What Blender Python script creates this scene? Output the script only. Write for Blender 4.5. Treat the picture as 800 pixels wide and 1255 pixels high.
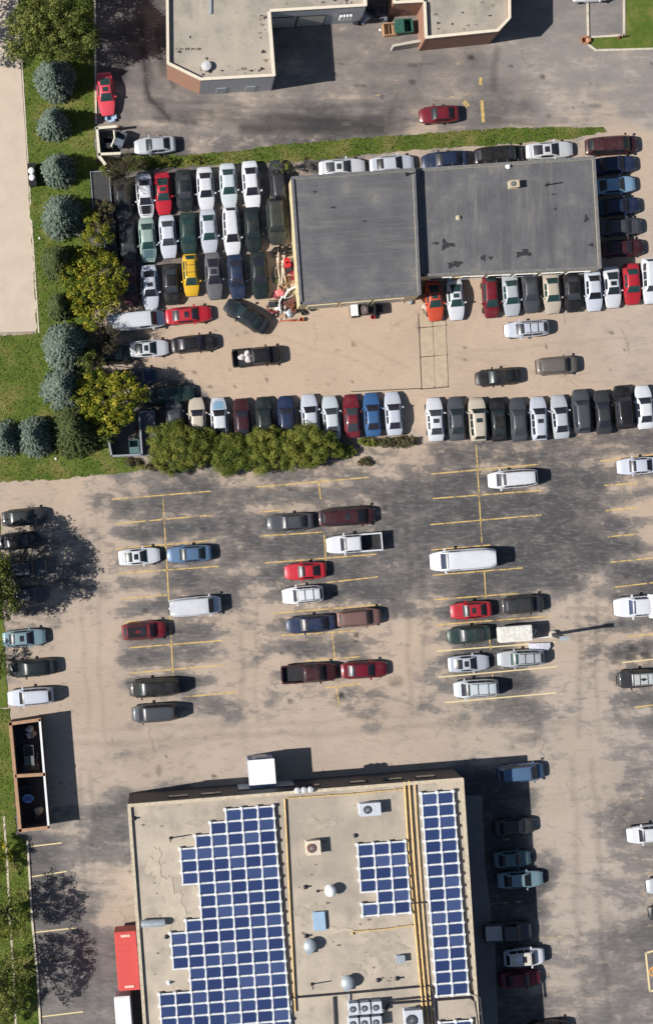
import bpy, bmesh, math, random
import numpy as np
from mathutils import Vector, Matrix
R = math.radians
random.seed(7); rng = np.random.default_rng(7)
sc = bpy.context.scene
for o in list(bpy.data.objects): bpy.data.objects.remove(o)
# ------------------------------------------------------------------ camera, sky, sun, exposure
S = 0.09                     # metres per pixel of the photograph on the ground
CAMH = 170.0; NX, NY = 200.0, 627.5   # camera height, and the pixel it hangs over
CX = (NX-400)*S; CY = 0.0
cam = bpy.data.cameras.new('camera'); co = bpy.data.objects.new('camera', cam); sc.collection.objects.link(co)
co.location = (CX, CY, CAMH); cam.sensor_width = 36; cam.lens = 36*CAMH/(1255*S); cam.shift_x = 200/1255
cam.clip_start = 1; cam.clip_end = 6000
sc.camera = co
SUN_EL, SHADOW_AZ = 39.0, 9.0
world = bpy.data.worlds.new('World'); sc.world = world; world.use_nodes = True
nt = world.node_tree; bg = nt.nodes['Background']
sky = nt.nodes.new('ShaderNodeTexSky'); sky.sky_type = 'NISHITA'; sky.sun_disc = False
sky.sun_elevation = R(SUN_EL); sky.sun_rotation = R(270-SHADOW_AZ); sky.air_density = 1.0; sky.dust_density = 0.6
nt.links.new(sky.outputs[0], bg.inputs[0]); bg.inputs[1].default_value = 0.055
sl = bpy.data.lights.new('sun', 'SUN'); sl.energy = 4.9; sl.angle = R(0.5); sl.color = (1, .96, .90)
so = bpy.data.objects.new('sun', sl); sc.collection.objects.link(so)
sd = Vector((math.cos(R(SHADOW_AZ))*math.cos(R(SUN_EL)), math.sin(R(SHADOW_AZ))*math.cos(R(SUN_EL)), -math.sin(R(SUN_EL))))
so.rotation_euler = sd.to_track_quat('-Z', 'Y').to_euler(); so.location = (-60, -20, 80)
sc.view_settings.view_transform = 'Standard'; sc.view_settings.look = 'None'; sc.view_settings.exposure = 0.43; sc.view_settings.gamma = 1
sc.render.engine = 'CYCLES'
sc.render.resolution_x = 652; sc.render.resolution_y = 1024

TILT = R(4.4)                # the whole block is turned a little against the picture
def P(x, y, z=0.0):          # pixel of the photograph + height -> point in the place
    gx, gy = (x-400)*S, (627.5-y)*S; k = (CAMH-z)/CAMH
    return Vector((CX+(gx-CX)*k, CY+(gy-CY)*k, z))

# ------------------------------------------------------------------ helpers
COL = sc.collection
def link(name, data, parent=None, mat=None):
    o = bpy.data.objects.new(name, data); COL.objects.link(o)
    if mat is not None and data is not None and not data.materials: data.materials.append(mat)
    if parent is not None: o.parent = parent
    return o
def tag(o, label=None, cat=None, group=None, kind=None):
    if label: o['label'] = label
    if cat: o['category'] = cat
    if group: o['group'] = group
    if kind: o['kind'] = kind
    return o
def empty(name, loc, rz=0.0, label=None, cat=None, group=None):
    o = link(name, None); o.location = loc; o.rotation_euler = (0, 0, rz); o.empty_display_size = .3
    return tag(o, label, cat, group)
def mk(name, v, f, smooth=False, ang=None):
    m = bpy.data.meshes.new(name); m.from_pydata([tuple(p) for p in v], [], f); m.validate(); m.update()
    if smooth:
        m.polygons.foreach_set('use_smooth', [True]*len(m.polygons))
        if ang: m.set_sharp_from_angle(angle=R(ang))
    return m
class MB:                    # collects boxes, bars, prisms; builds one mesh
    def __init__(s): s.v = []; s.f = []
    def add(s, v, f):
        n = len(s.v); s.v += [tuple(p) for p in v]; s.f += [tuple(i+n for i in q) for q in f]; return s
    def box(s, c, d, rz=0.0, M=None):
        hx, hy, hz = d[0]/2, d[1]/2, d[2]/2; cs, sn = math.cos(rz), math.sin(rz); v = []
        for z in (-hz, hz):
            for x, y in ((-hx, -hy), (hx, -hy), (hx, hy), (-hx, hy)):
                p = Vector((c[0]+x*cs-y*sn, c[1]+x*sn+y*cs, c[2]+z)); v.append(M @ p if M else p)
        return s.add(v, [(3,2,1,0), (4,5,6,7), (0,1,5,4), (1,2,6,5), (2,3,7,6), (3,0,4,7)])
    def prism(s, poly, z0, z1):
        n = len(poly); a = sum(poly[i][0]*poly[(i+1)%n][1]-poly[(i+1)%n][0]*poly[i][1] for i in range(n))
        if a < 0: poly = poly[::-1]
        v = [(p[0], p[1], z0) for p in poly]+[(p[0], p[1], z1) for p in poly]
        return s.add(v, [tuple(range(n-1, -1, -1)), tuple(range(n, 2*n))]+[(i, (i+1)%n, n+(i+1)%n, n+i) for i in range(n)])
    def tube(s, pts, r, n=8, r1=None):
        pts = [Vector(p) for p in pts]; m = len(pts); base = []; 
        for i, p in enumerate(pts):
            d = (pts[min(i+1, m-1)]-pts[max(i-1, 0)]).normalized()
            a = d.orthogonal().normalized() if abs(d.z) > .99 else d.cross(Vector((0, 0, 1))).normalized()
            b = d.cross(a); rr = r if r1 is None else r+(r1-r)*i/(m-1)
            base += [p+(a*math.cos(t)+b*math.sin(t))*rr for t in [2*math.pi*k/n for k in range(n)]]
        f = [(i*n+k, i*n+(k+1)%n, (i+1)*n+(k+1)%n, (i+1)*n+k) for i in range(m-1) for k in range(n)]
        f += [tuple(range(n-1, -1, -1)), tuple(range((m-1)*n, m*n))]
        f = [tuple(reversed(q)) for q in f]
        return s.add(base, f)
    def lathe(s, prof, c=(0, 0, 0), n=16):   # prof: (radius, z)
        m = len(prof); v = [(c[0]+r*math.cos(2*math.pi*k/n), c[1]+r*math.sin(2*math.pi*k/n), c[2]+z) for r, z in prof for k in range(n)]
        f = [(i*n+k, i*n+(k+1)%n, (i+1)*n+(k+1)%n, (i+1)*n+k) for i in range(m-1) for k in range(n)]
        f += [tuple(range(n-1, -1, -1)), tuple(range((m-1)*n, m*n))]
        return s.add(v, f)
    def mesh(s, name='m', smooth=False, ang=35): return mk(name, s.v, s.f, smooth, ang)
    def build(s, name, mat, parent=None, smooth=False, ang=35):
        return link(name, s.mesh(name, smooth, ang), parent, mat)

# ------------------------------------------------------------------ materials
def new_mat(name):
    m = bpy.data.materials.new(name); m.use_nodes = True; t = m.node_tree; return m, t, t.nodes['Principled BSDF']
def ramp(t, src, stops):
    r = t.nodes.new('ShaderNodeValToRGB'); t.links.new(src, r.inputs[0]); e = r.color_ramp.elements
    while len(e) < len(stops): e.new(.5)
    for i, (p, c) in enumerate(stops): e[i].position = p; e[i].color = (*c, 1) if not isinstance(c, (int, float)) else (c, c, c, 1)
    return r.outputs[0]
def noise(t, scale, detail=4, rough=.6, stretch=None, coord='Object', dist=0.0, rot=None):
    tc = t.nodes.new('ShaderNodeTexCoord'); src = tc.outputs[coord]
    if coord == 'Position': pass
    if stretch or rot:
        mp = t.nodes.new('ShaderNodeMapping'); t.links.new(src, mp.inputs[0]); mp.inputs['Scale'].default_value = stretch or (1, 1, 1)
        if rot: mp.inputs['Rotation'].default_value = (0, 0, rot)
        src = mp.outputs[0]
    n = t.nodes.new('ShaderNodeTexNoise'); t.links.new(src, n.inputs['Vector']); n.inputs['Scale'].default_value = scale
    n.inputs['Detail'].default_value = detail; n.inputs['Roughness'].default_value = rough; n.inputs['Distortion'].default_value = dist
    return n.outputs['Fac']
def mixc(t, f, a, b, mode='MIX'):
    m = t.nodes.new('ShaderNodeMix'); m.data_type = 'RGBA'; m.blend_type = mode
    for k, val in ((0, f), (6, a), (7, b)):
        if hasattr(val, 'links'): t.links.new(val, m.inputs[k])
        else: m.inputs[k].default_value = val if k == 0 else (*val, 1)
    return m.outputs[2]
def mth(t, op, a, b=0.0, c=0.0, clamp=False):
    m = t.nodes.new('ShaderNodeMath'); m.operation = op; m.use_clamp = clamp
    for k, val in enumerate((a, b, c)):
        if hasattr(val, 'links'): t.links.new(val, m.inputs[k])
        else: m.inputs[k].default_value = val
    return m.outputs[0]
def sstep(t, x, lo, hi):
    m = t.nodes.new('ShaderNodeMapRange'); m.interpolation_type = 'SMOOTHSTEP'; t.links.new(x, m.inputs[0])
    m.inputs[1].default_value = lo; m.inputs[2].default_value = hi; return m.outputs[0]
def attr(t, name):
    a = t.nodes.new('ShaderNodeAttribute'); a.attribute_name = name; return a.outputs['Fac']
def bump(t, b, h, strength=.4, dist=.05):
    n = t.nodes.new('ShaderNodeBump'); n.inputs['Strength'].default_value = strength; n.inputs['Distance'].default_value = dist
    t.links.new(h, n.inputs['Height']); t.links.new(n.outputs[0], b.inputs['Normal'])
MATS = {}
def plain(name, col, rough=.7, metal=0.0, var=.25, scale=3.0, spec=.3):
    if name in MATS: return MATS[name]
    m, t, b = new_mat(name)
    n = noise(t, scale, 5, .65); c2 = tuple(min(1, x*(1+var)) for x in col); c1 = tuple(x*(1-var) for x in col)
    t.links.new(ramp(t, n, [(.3, c1), (.7, c2)]), b.inputs['Base Color'])
    b.inputs['Roughness'].default_value = rough; b.inputs['Metallic'].default_value = metal; b.inputs['Specular IOR Level'].default_value = spec
    MATS[name] = m; return m
def tinted(name, rough, metal=0.0, coat=0.0, spec=.5, dirt=0.0):   # base colour comes from each object's own colour
    m, t, b = new_mat(name); oi = t.nodes.new('ShaderNodeObjectInfo'); c = oi.outputs['Color']
    if dirt:
        n = noise(t, 1.3, 5, .6); f = mth(t, 'MULTIPLY', sstep(t, n, .3, .75), mth(t, 'MULTIPLY', mth(t, 'ADD', oi.outputs['Random'], .25), dirt)); c = mixc(t, f, c, (.22, .185, .15))
    t.links.new(c, b.inputs['Base Color']); b.inputs['Roughness'].default_value = rough; b.inputs['Metallic'].default_value = metal
    b.inputs['Coat Weight'].default_value = coat; b.inputs['Coat Roughness'].default_value = .08; b.inputs['Specular IOR Level'].default_value = spec
    MATS[name] = m; return m
paint = tinted('car_paint', .40, .12, .4, .35, .15)
glass = tinted('car_glass', .32, 0, 0, .35, .12)
tyre_m = plain('tyre_rubber', (.02, .02, .02), .85)
trim_m = plain('dark_trim', (.025, .025, .028), .6)
lamp_m = plain('clear_lamp', (.55, .57, .6), .2, 0, .1, 8, .6)
tail_m = plain('red_lamp', (.25, .012, .012), .25)
steel = plain('galvanised_metal', (.38, .42, .46), .5, .3, .2)
white_metal = plain('white_metal', (.74, .74, .75), .5, 0, .06)
cream = plain('cream_paint', (.60, .52, .36), .7, 0, .12)
conc = plain('pale_concrete', (.44, .40, .34), .9, 0, .2, 1.2)
kerb_m = plain('kerb_concrete', (.52, .46, .37), .9, 0, .2, 2)
dark_steel = plain('dark_steel', (.05, .05, .06), .5, .4)
wood = plain('tan_timber', (.42, .27, .16), .85, 0, .25, 2)
rust = plain('rusty_metal', (.16, .06, .035), .8, .2, .5, 6)
black_pl = plain('black_plastic', (.018, .018, .02), .5)
red_pl = plain('red_plastic', (.45, .025, .03), .4, 0, .1)
yellow_pipe = plain('yellow_pipe', (.62, .42, .18), .6, 0, .2, 2)
green_m = plain('green_enamel', (.03, .10, .075), .5)
# ------------------------------------------------------------------ the ground
# control points: x, y (pixels), dust cover, asphalt lightness, warmth of the dust
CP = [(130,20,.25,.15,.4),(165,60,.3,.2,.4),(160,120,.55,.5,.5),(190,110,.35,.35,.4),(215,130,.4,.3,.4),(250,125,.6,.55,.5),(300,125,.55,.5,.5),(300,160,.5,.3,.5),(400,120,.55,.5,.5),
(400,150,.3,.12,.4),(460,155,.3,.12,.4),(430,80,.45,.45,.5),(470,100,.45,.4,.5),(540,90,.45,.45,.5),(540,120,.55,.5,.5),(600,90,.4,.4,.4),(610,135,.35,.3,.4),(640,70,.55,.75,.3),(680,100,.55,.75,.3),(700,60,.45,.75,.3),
(750,110,.55,.75,.3),(790,100,.55,.7,.3),(700,145,.6,.7,.5),(740,20,.4,.6,.3),(560,155,.35,.3,.4),(650,25,.4,.6,.3),
(130,240,.3,.1,.5),(200,240,.35,.15,.6),(300,240,.55,.3,.8),(180,300,.35,.15,.6),(280,300,.6,.3,.8),(340,320,.95,.6,1),(200,370,.8,.5,.9),(300,375,.95,.6,1),(150,420,.6,.3,.8),
(270,410,1,.7,1),(200,450,.8,.5,1),(270,450,1,.7,1),(360,410,1,.7,1),(420,420,1.05,.8,1),(470,440,1.05,.8,1),(400,470,1.05,.8,1),(300,480,1,.7,1),(560,420,1,.7,.95),(620,430,.98,.7,.9),
(560,470,1,.7,.95),(680,420,.92,.7,.8),(740,420,.85,.7,.6),(790,410,.8,.7,.5),(700,470,.95,.7,.8),(790,460,.85,.7,.6),(750,370,.85,.7,.6),(780,200,.95,.7,.8),(795,280,.8,.7,.6),(790,330,.8,.6,.5),
(200,510,.3,.15,.6),(300,525,.5,.3,.7),(420,530,.5,.3,.7),(510,520,.9,.6,.9),(600,545,.35,.25,.6),(700,535,.4,.25,.6),(780,545,.4,.3,.6),(500,170,.85,.6,.9),(620,175,.9,.6,.9),
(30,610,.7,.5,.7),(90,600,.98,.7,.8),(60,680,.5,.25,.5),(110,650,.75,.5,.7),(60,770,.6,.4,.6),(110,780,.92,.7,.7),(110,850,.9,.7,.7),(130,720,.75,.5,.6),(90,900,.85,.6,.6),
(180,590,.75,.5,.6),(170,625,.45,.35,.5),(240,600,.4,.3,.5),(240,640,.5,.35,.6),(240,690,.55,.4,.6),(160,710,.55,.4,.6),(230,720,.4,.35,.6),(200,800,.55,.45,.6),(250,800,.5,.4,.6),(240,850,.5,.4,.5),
(290,580,.65,.35,.7),(290,640,.45,.3,.5),(290,700,.5,.35,.5),(300,760,.75,.5,.7),(290,820,.85,.6,.7),(330,600,.6,.4,.7),(400,600,.65,.4,.7),(450,570,.8,.5,.8),(500,560,.75,.4,.8),(480,600,.35,.3,.5),
(340,660,.4,.3,.5),(360,680,.4,.35,.5),(470,690,.3,.35,.4),(430,715,.4,.25,.5),(480,730,.45,.35,.6),(340,790,.7,.5,.7),(400,795,.5,.35,.7),(440,790,.5,.3,.7),(480,770,.8,.55,.8),(500,800,.92,.65,.8),
(510,640,.2,.3,.3),(510,690,.25,.35,.3),(560,600,.3,.25,.5),(540,560,.5,.25,.8),(620,560,.45,.22,.8),(680,550,.5,.25,.8),(740,545,.55,.3,.9),(560,640,.2,.22,.3),(630,625,.2,.25,.3),(610,552,.56,.25,.9),(650,562,.5,.25,.8),(720,552,.58,.3,.9),(690,565,.45,.25,.8),(560,575,.55,.25,.9),(545,600,.45,.25,.8),(780,560,.5,.3,.9),(630,655,.2,.22,.3),
(700,590,.2,.22,.3),(700,640,.22,.25,.3),(700,680,.2,.22,.3),(650,690,.25,.3,.3),(560,720,.2,.25,.4),(660,715,.3,.3,.4),(730,700,.25,.25,.4),(600,760,.2,.18,.5),(600,800,.3,.2,.6),(600,830,.3,.25,.5),
(620,870,.5,.4,.4),(700,740,.75,.6,.6),(700,800,.85,.65,.6),(740,770,.8,.6,.6),(720,850,.7,.6,.4),(790,600,.95,.6,1),(792,650,.98,.6,1),(760,600,.25,.22,.5),(760,660,.2,.22,.4),(770,700,.3,.25,.4),(790,790,.55,.3,.7),(770,800,.6,.3,.7),(780,860,.4,.35,.3),
(350,850,.8,.6,.6),(440,850,.75,.5,.7),(540,860,.75,.55,.5),(520,770,.8,.5,.8),(200,910,.8,.6,.5),(300,900,.8,.6,.5),(400,900,.85,.6,.5),(500,900,.8,.6,.5),(600,910,.72,.6,.4),(700,900,.75,.6,.4),(790,900,.6,.6,.3),
(140,930,.75,.6,.5),(110,960,.8,.6,.6),(135,990,.3,.3,.3),(130,1040,.35,.35,.4),(100,1040,.72,.6,.4),(60,1050,.25,.3,.3),(60,1100,.3,.35,.3),(110,1100,.65,.5,.5),(150,1088,.95,.5,.9),(120,1150,.3,.4,.2),(120,1220,.3,.45,.2),(70,1170,.35,.4,.2),(80,1240,.35,.45,.2),
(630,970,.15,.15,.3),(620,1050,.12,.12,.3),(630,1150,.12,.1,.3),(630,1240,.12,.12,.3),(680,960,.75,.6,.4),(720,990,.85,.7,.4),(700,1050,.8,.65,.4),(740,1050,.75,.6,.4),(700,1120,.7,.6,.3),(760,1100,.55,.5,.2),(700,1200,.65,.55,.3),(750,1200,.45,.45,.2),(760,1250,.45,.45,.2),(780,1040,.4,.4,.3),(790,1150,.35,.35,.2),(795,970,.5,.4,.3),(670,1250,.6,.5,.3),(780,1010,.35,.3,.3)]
def ground_grid():
    x0, x1, y0, y1, st = -120, 920, -120, 1375, 3.0
    xs = np.arange(x0, x1+.1, st); ys = np.arange(y0, y1+.1, st); X, Y = np.meshgrid(xs, ys)
    cp = np.array(CP); W = np.zeros(X.shape); A = [np.zeros(X.shape) for _ in range(3)]
    wx = 14*np.sin(Y/31+1)+9*np.sin(X/17+Y/23); wy = 10*np.sin(X/27)+8*np.sin(Y/15-X/19)
    for x, y, d, l, w in cp:
        if 560 < y < 865 and (140 < x < 275 or 312 < x < 470 or 525 < x < 675 or 735 < x < 780): d -= .12; l *= .85
        elif 600 < y and d > .6: d += .06
        if 165 < y < 545 or y < 560 and x > 690: pass
        q = np.exp(-(((X+wx-x)/30)**2+((Y+wy-y)/22)**2)/1.6)+1e-7/(1+((X-x)**2+(Y-y)**2)/4e3); W += q
        for a, v in zip(A, (d, l, w)): a += q*v
    A = [a/W for a in A]; dark = np.zeros(X.shape)
    def blot(x, y, rx, ry, v):
        nonlocal dark
        dark = np.maximum(dark, v*np.clip(1.6-1.6*(((X-x)/rx)**2+((Y-y)/ry)**2), 0, 1))
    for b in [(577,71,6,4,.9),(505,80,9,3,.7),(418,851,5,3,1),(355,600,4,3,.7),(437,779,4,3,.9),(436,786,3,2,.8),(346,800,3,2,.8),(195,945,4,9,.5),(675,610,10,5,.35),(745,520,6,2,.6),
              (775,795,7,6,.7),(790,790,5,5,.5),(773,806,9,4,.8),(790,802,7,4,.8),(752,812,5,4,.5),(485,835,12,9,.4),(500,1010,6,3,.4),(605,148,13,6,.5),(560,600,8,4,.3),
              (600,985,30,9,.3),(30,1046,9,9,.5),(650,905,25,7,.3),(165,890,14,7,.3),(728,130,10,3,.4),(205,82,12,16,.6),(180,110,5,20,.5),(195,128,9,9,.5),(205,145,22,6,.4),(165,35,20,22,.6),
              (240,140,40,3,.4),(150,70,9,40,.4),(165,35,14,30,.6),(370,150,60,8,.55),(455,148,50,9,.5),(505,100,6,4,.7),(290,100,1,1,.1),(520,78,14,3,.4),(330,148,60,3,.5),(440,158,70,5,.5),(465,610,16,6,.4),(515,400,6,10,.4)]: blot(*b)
    # oil and wear in the middle of each stall, dust gathered between them
    for (xa, xb, ya, yb, ym) in [(137, 272, 600, 860, 609), (314, 465, 585, 860, 596), (528, 680, 560, 865, 580), (738, 830, 555, 880, 565)]:
        inn = np.clip((X-xa)/12, 0, 1)*np.clip((xb-X)/12, 0, 1)*np.clip((Y-ya)/8, 0, 1)*np.clip((yb-Y)/8, 0, 1)
        ph_ = ((Y+.085*(X-xa)-ym)/31.2)
        A[0] += inn*.17*np.cos(2*np.pi*ph_); rs = np.random.default_rng(5)
        for k in range(9):
            for cx_ in (xa+(xb-xa)*.28, xa+(xb-xa)*.72):
                if rs.random() < .8: blot(cx_+rs.normal()*9, ym+15.6+31.2*k-.085*(cx_-xa)+rs.normal()*3, 4+6*rs.random(), 2+2.5*rs.random(), .25+.5*rs.random())
    rs = np.random.default_rng(9)
    for k in range(150):      # drips and spots everywhere
        blot(rs.uniform(60, 800), rs.choice([rs.uniform(70, 160), rs.uniform(380, 480), rs.uniform(560, 940), rs.uniform(940, 1250)]), 1.5+3.5*rs.random()**2, 1.2+2*rs.random()**2, .3+.6*rs.random())
    # wheel ruts in the drive around the upper left building
    for (ax, ay, bx, by, wd, v) in [(178,60,180,112,4,.55),(180,112,200,138,4,.5),(200,138,260,147,4,.45),(260,147,420,140,4,.45),(190,120,300,133,3,.35),(300,133,520,125,3,.3),
            (300,154,470,160,8,.7),(470,160,490,120,4,.3),(172,20,176,60,7,.8),(176,60,180,100,4,.95),(180,100,188,124,3.5,.95),(188,124,206,146,3.5,.9),(206,146,240,152,3,.6),(172,70,184,95,4,.5),(196,30,197,80,3,.7),(197,80,212,104,3,.7),(240,118,262,112,2,.3),(240,140,330,142,5,.5),(330,142,470,158,7,.75),(330,152,480,150,6,.6),(500,165,520,140,5,.3),
            (610,60,604,110,5,.4),(590,150,640,152,3,.4),(640,152,790,140,2,.3),
            (100,640,108,900,3,.22),(118,620,128,930,3,.2),(285,600,300,900,4,.25),(305,600,318,900,3,.22),(495,560,505,880,4,.3),(512,560,520,870,3,.25),(700,560,712,900,4,.3),(720,560,735,900,3,.25),
            (90,912,780,880,4,.25),(80,895,500,880,3,.2),(110,950,122,1240,4,.3),(100,950,108,1240,3,.25),(700,930,715,1250,5,.25),(725,930,745,1250,4,.28),(150,925,300,900,6,.25),(420,410,500,455,2,.15),(300,400,480,460,2,.15),(560,430,790,415,2,.2),(560,440,760,470,2,.2)]:
        dx, dy = bx-ax, by-ay; XX = X+2.5*np.sin(Y/37+ax)+1.2*np.sin(Y/11+X/50); YY = Y+2.5*np.sin(X/41+ay)+1.2*np.sin(X/13); v = v*.7 if v < .32 else v
        t_ = np.clip(((XX-ax)*dx+(YY-ay)*dy)/(dx*dx+dy*dy), 0, 1)
        dd = np.hypot(XX-ax-t_*dx, YY-ay-t_*dy); dark = np.maximum(dark, v*np.clip(1.3-dd/wd, 0, 1))
    vx = (X-400)*S; vy = (627.5-Y)*S; n, m = X.shape
    v = np.stack([vx, vy, np.zeros_like(vx)], -1).reshape(-1, 3)
    i = np.arange((n-1)*(m-1)); r, c = i//(m-1), i % (m-1); a = r*m+c
    f = np.stack([a, a+m, a+m+1, a+1], -1)
    me = bpy.data.meshes.new('parking_lot'); me.from_pydata(v.tolist(), [], f.tolist()); me.update()
    calm = np.clip((172-Y)/12, 0, 1)+np.clip((Y-172)/12, 0, 1)*np.clip((535-Y)/12, 0, 1)*.8; calm = np.clip(calm+.35*np.clip((Y-870)/20, 0, 1), 0, 1)
    for nm, arr in (('calm', calm), ('dust', A[0]), ('light', A[1]), ('warm', A[2]), ('dark', dark)):
        at = me.attributes.new(nm, 'FLOAT', 'POINT'); at.data.foreach_set('value', arr.reshape(-1).astype(np.float32))
    return me
def ground_mat():
    m, t, b = new_mat('dusty_asphalt')
    fine = noise(t, 14, 3, .7); mid = noise(t, .30, 10, .66, (1, 1.35, 1), rot=-TILT, dist=.15); big = noise(t, .12, 4, .6)
    streak = noise(t, .34, 9, .68, (.30, 1.7, 1), rot=-TILT, dist=.1); crackn = noise(t, .35, 6, .7)
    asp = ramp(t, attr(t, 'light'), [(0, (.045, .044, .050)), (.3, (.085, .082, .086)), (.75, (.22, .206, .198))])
    asp = mixc(t, mth(t, 'MULTIPLY', sstep(t, mid, .42, .72), .40), asp, (.20, .185, .175))
    asp = mixc(t, mth(t, 'MULTIPLY', sstep(t, streak, .52, .7), .35), asp, (.060, .058, .062))
    dustc = mixc(t, attr(t, 'warm'), (.425, .380, .342), (.520, .392, .290))
    dustc = mixc(t, mth(t, 'MULTIPLY', sstep(t, big, .35, .7), .3), dustc, (.30, .245, .19))
    am = mth(t, 'SUBTRACT', 1.0, mth(t, 'MULTIPLY', attr(t, 'calm'), .45)); d = mth(t, 'ADD', attr(t, 'dust'), mth(t, 'MULTIPLY', mth(t, 'MULTIPLY', mth(t, 'SUBTRACT', mid, .5), 1.35), am))
    d = mth(t, 'ADD', d, mth(t, 'MULTIPLY', mth(t, 'SUBTRACT', streak, .5), .9))
    pat = noise(t, .75, 6, .60, (.7, 1.4, 1), rot=-TILT, dist=.3); d2 = mth(t, 'ADD', attr(t, 'dust'), mth(t, 'MULTIPLY', mth(t, 'SUBTRACT', pat, .5), 2.0)); d2 = mth(t, 'ADD', d2, mth(t, 'MULTIPLY', mth(t, 'SUBTRACT', mid, .5), 1.3))
    cm = mth(t, 'SUBTRACT', 1.0, mth(t, 'MULTIPLY', attr(t, 'calm'), .75))
    pf = sstep(t, d2, .60, .68); wisp = noise(t, 2.2, 8, .72, (.45, 1.5, 1), rot=-TILT)
    soft = sstep(t, d, .12, .95); hard = sstep(t, d, .56, .66)
    f = mth(t, 'ADD', mth(t, 'MULTIPLY', soft, .70), mth(t, 'MULTIPLY', hard, .30))
    pw = mth(t, 'MULTIPLY', cm, .32); f = mth(t, 'ADD', mth(t, 'MULTIPLY', f, mth(t, 'SUBTRACT', 1.0, pw)), mth(t, 'MULTIPLY', pf, pw))
    asp = mixc(t, mth(t, 'MULTIPLY', mth(t, 'MULTIPLY', sstep(t, wisp, .48, .66), .5), cm), asp, (.26, .243, .232)); asp = mixc(t, mth(t, 'MULTIPLY', mth(t, 'MULTIPLY', sstep(t, wisp, .5, .32), .3), cm), asp, (.05, .049, .053))
    c = mixc(t, f, asp, dustc)
    c = mixc(t, mth(t, 'MULTIPLY', sstep(t, wisp, .52, .34), .16), c, (.14, .12, .105))
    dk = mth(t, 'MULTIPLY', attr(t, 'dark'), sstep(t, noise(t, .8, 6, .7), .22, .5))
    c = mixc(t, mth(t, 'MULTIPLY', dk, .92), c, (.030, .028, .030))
    # hairline cracks, filled with tar
    tc = t.nodes.new('ShaderNodeTexCoord'); vo = t.nodes.new('ShaderNodeTexVoronoi'); vo.feature = 'DISTANCE_TO_EDGE'; vo.inputs['Scale'].default_value = .11
    wn = t.nodes.new('ShaderNodeTexNoise'); wn.inputs['Scale'].default_value = .6; wn.inputs['Detail'].default_value = 5; t.links.new(tc.outputs['Object'], wn.inputs['Vector'])
    va = t.nodes.new('ShaderNodeVectorMath'); va.operation = 'MULTIPLY_ADD'; va.inputs[1].default_value = (1.6, 1.6, 0); t.links.new(wn.outputs['Color'], va.inputs[0]); t.links.new(tc.outputs['Object'], va.inputs[2])
    t.links.new(va.outputs[0], vo.inputs['Vector'])
    ck = mth(t, 'SUBTRACT', 1.0, sstep(t, vo.outputs['Distance'], .002, .009)); ck = mth(t, 'MULTIPLY', ck, sstep(t, crackn, .5, .62))
    c = mixc(t, mth(t, 'MULTIPLY', ck, .3), c, (.05, .045, .042))
    c = mixc(t, mth(t, 'MULTIPLY', fine, .28), c, (.05, .045, .04))
    t.links.new(c, b.inputs['Base Color']); b.inputs['Roughness'].default_value = .93; b.inputs['Specular IOR Level'].default_value = .15
    bump(t, b, mth(t, 'ADD', fine, mth(t, 'MULTIPLY', mid, 1.5)), .35, .04); return m
GM = ground_mat()
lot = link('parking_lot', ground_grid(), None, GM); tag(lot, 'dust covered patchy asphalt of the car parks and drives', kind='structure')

def sheet_poly(name, pts, z, mat, label, jag=0.0, step=6, kind='structure', thick=0.0):
    q = []
    for i in range(len(pts)):
        a, b_ = Vector(pts[i]), Vector(pts[(i+1) % len(pts)]); n = max(1, int((b_-a).length/step)); nn = Vector((-(b_-a).y, (b_-a).x)).normalized()
        for k in range(n): q.append(a+(b_-a)*k/n+nn*random.uniform(-jag, jag))
    w = [P(p[0], p[1])[:2] for p in q]
    bm = bmesh.new(); vs = [bm.verts.new((x, y, z)) for x, y in w]; bm.faces.new(vs); bmesh.ops.triangulate(bm, faces=bm.faces[:])
    bm.normal_update()
    for f in bm.faces:
        if f.normal.z < 0: f.normal_flip()
    if thick:
        r = bmesh.ops.extrude_face_region(bm, geom=bm.faces[:])
        for e in r['geom']:
            if isinstance(e, bmesh.types.BMVert): e.co.z -= thick
    me = bpy.data.meshes.new(name); bm.to_mesh(me); bm.free()
    return tag(link(name, me, None, mat), label, kind=kind)
def grass_mat():
    m, t, b = new_mat('mown_grass')
    n1 = noise(t, .35, 6, .65); n2 = noise(t, 5, 4, .75); n3 = noise(t, .8, 5, .6, (1, 2.5, 1))
    c = ramp(t, n1, [(.32, (.060, .108, .018)), (.5, (.108, .148, .028)), (.66, (.22, .19, .070))])
    c = mixc(t, mth(t, 'MULTIPLY', sstep(t, n3, .5, .75), .5), c, (.21, .165, .07)); c = mixc(t, mth(t, 'MULTIPLY', n2, .5), c, (.05, .078, .013))
    t.links.new(c, b.inputs['Base Color']); b.inputs['Roughness'].default_value = .95; b.inputs['Specular IOR Level'].default_value = .1
    bump(t, b, n2, .8, .08); return m
GR = grass_mat()
def terrain_mat():
    m, t, b = new_mat('distant_ground'); n1 = noise(t, .02, 6, .6)
    t.links.new(ramp(t, n1, [(.35, (.06, .08, .03)), (.6, (.16, .14, .10))]), b.inputs['Base Color']); b.inputs['Roughness'].default_value = 1; return m
tag(MB().add([(-3000, -3000, -.06), (3000, -3000, -.06), (3000, 3000, -.06), (-3000, 3000, -.06)], [(0, 1, 2, 3)]).build('ground', terrain_mat()), 'open ground stretching away beyond the car parks', kind='structure')
G1 = [(24,-118),(116,-118),(117,195),(122,212),(112,222),(110,330),(112,520),(131,548),(150,560),(176,566),(181,576),(140,581),(60,588),(0,591),(-118,594),(-118,412),(46,410),(28,75)]
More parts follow.
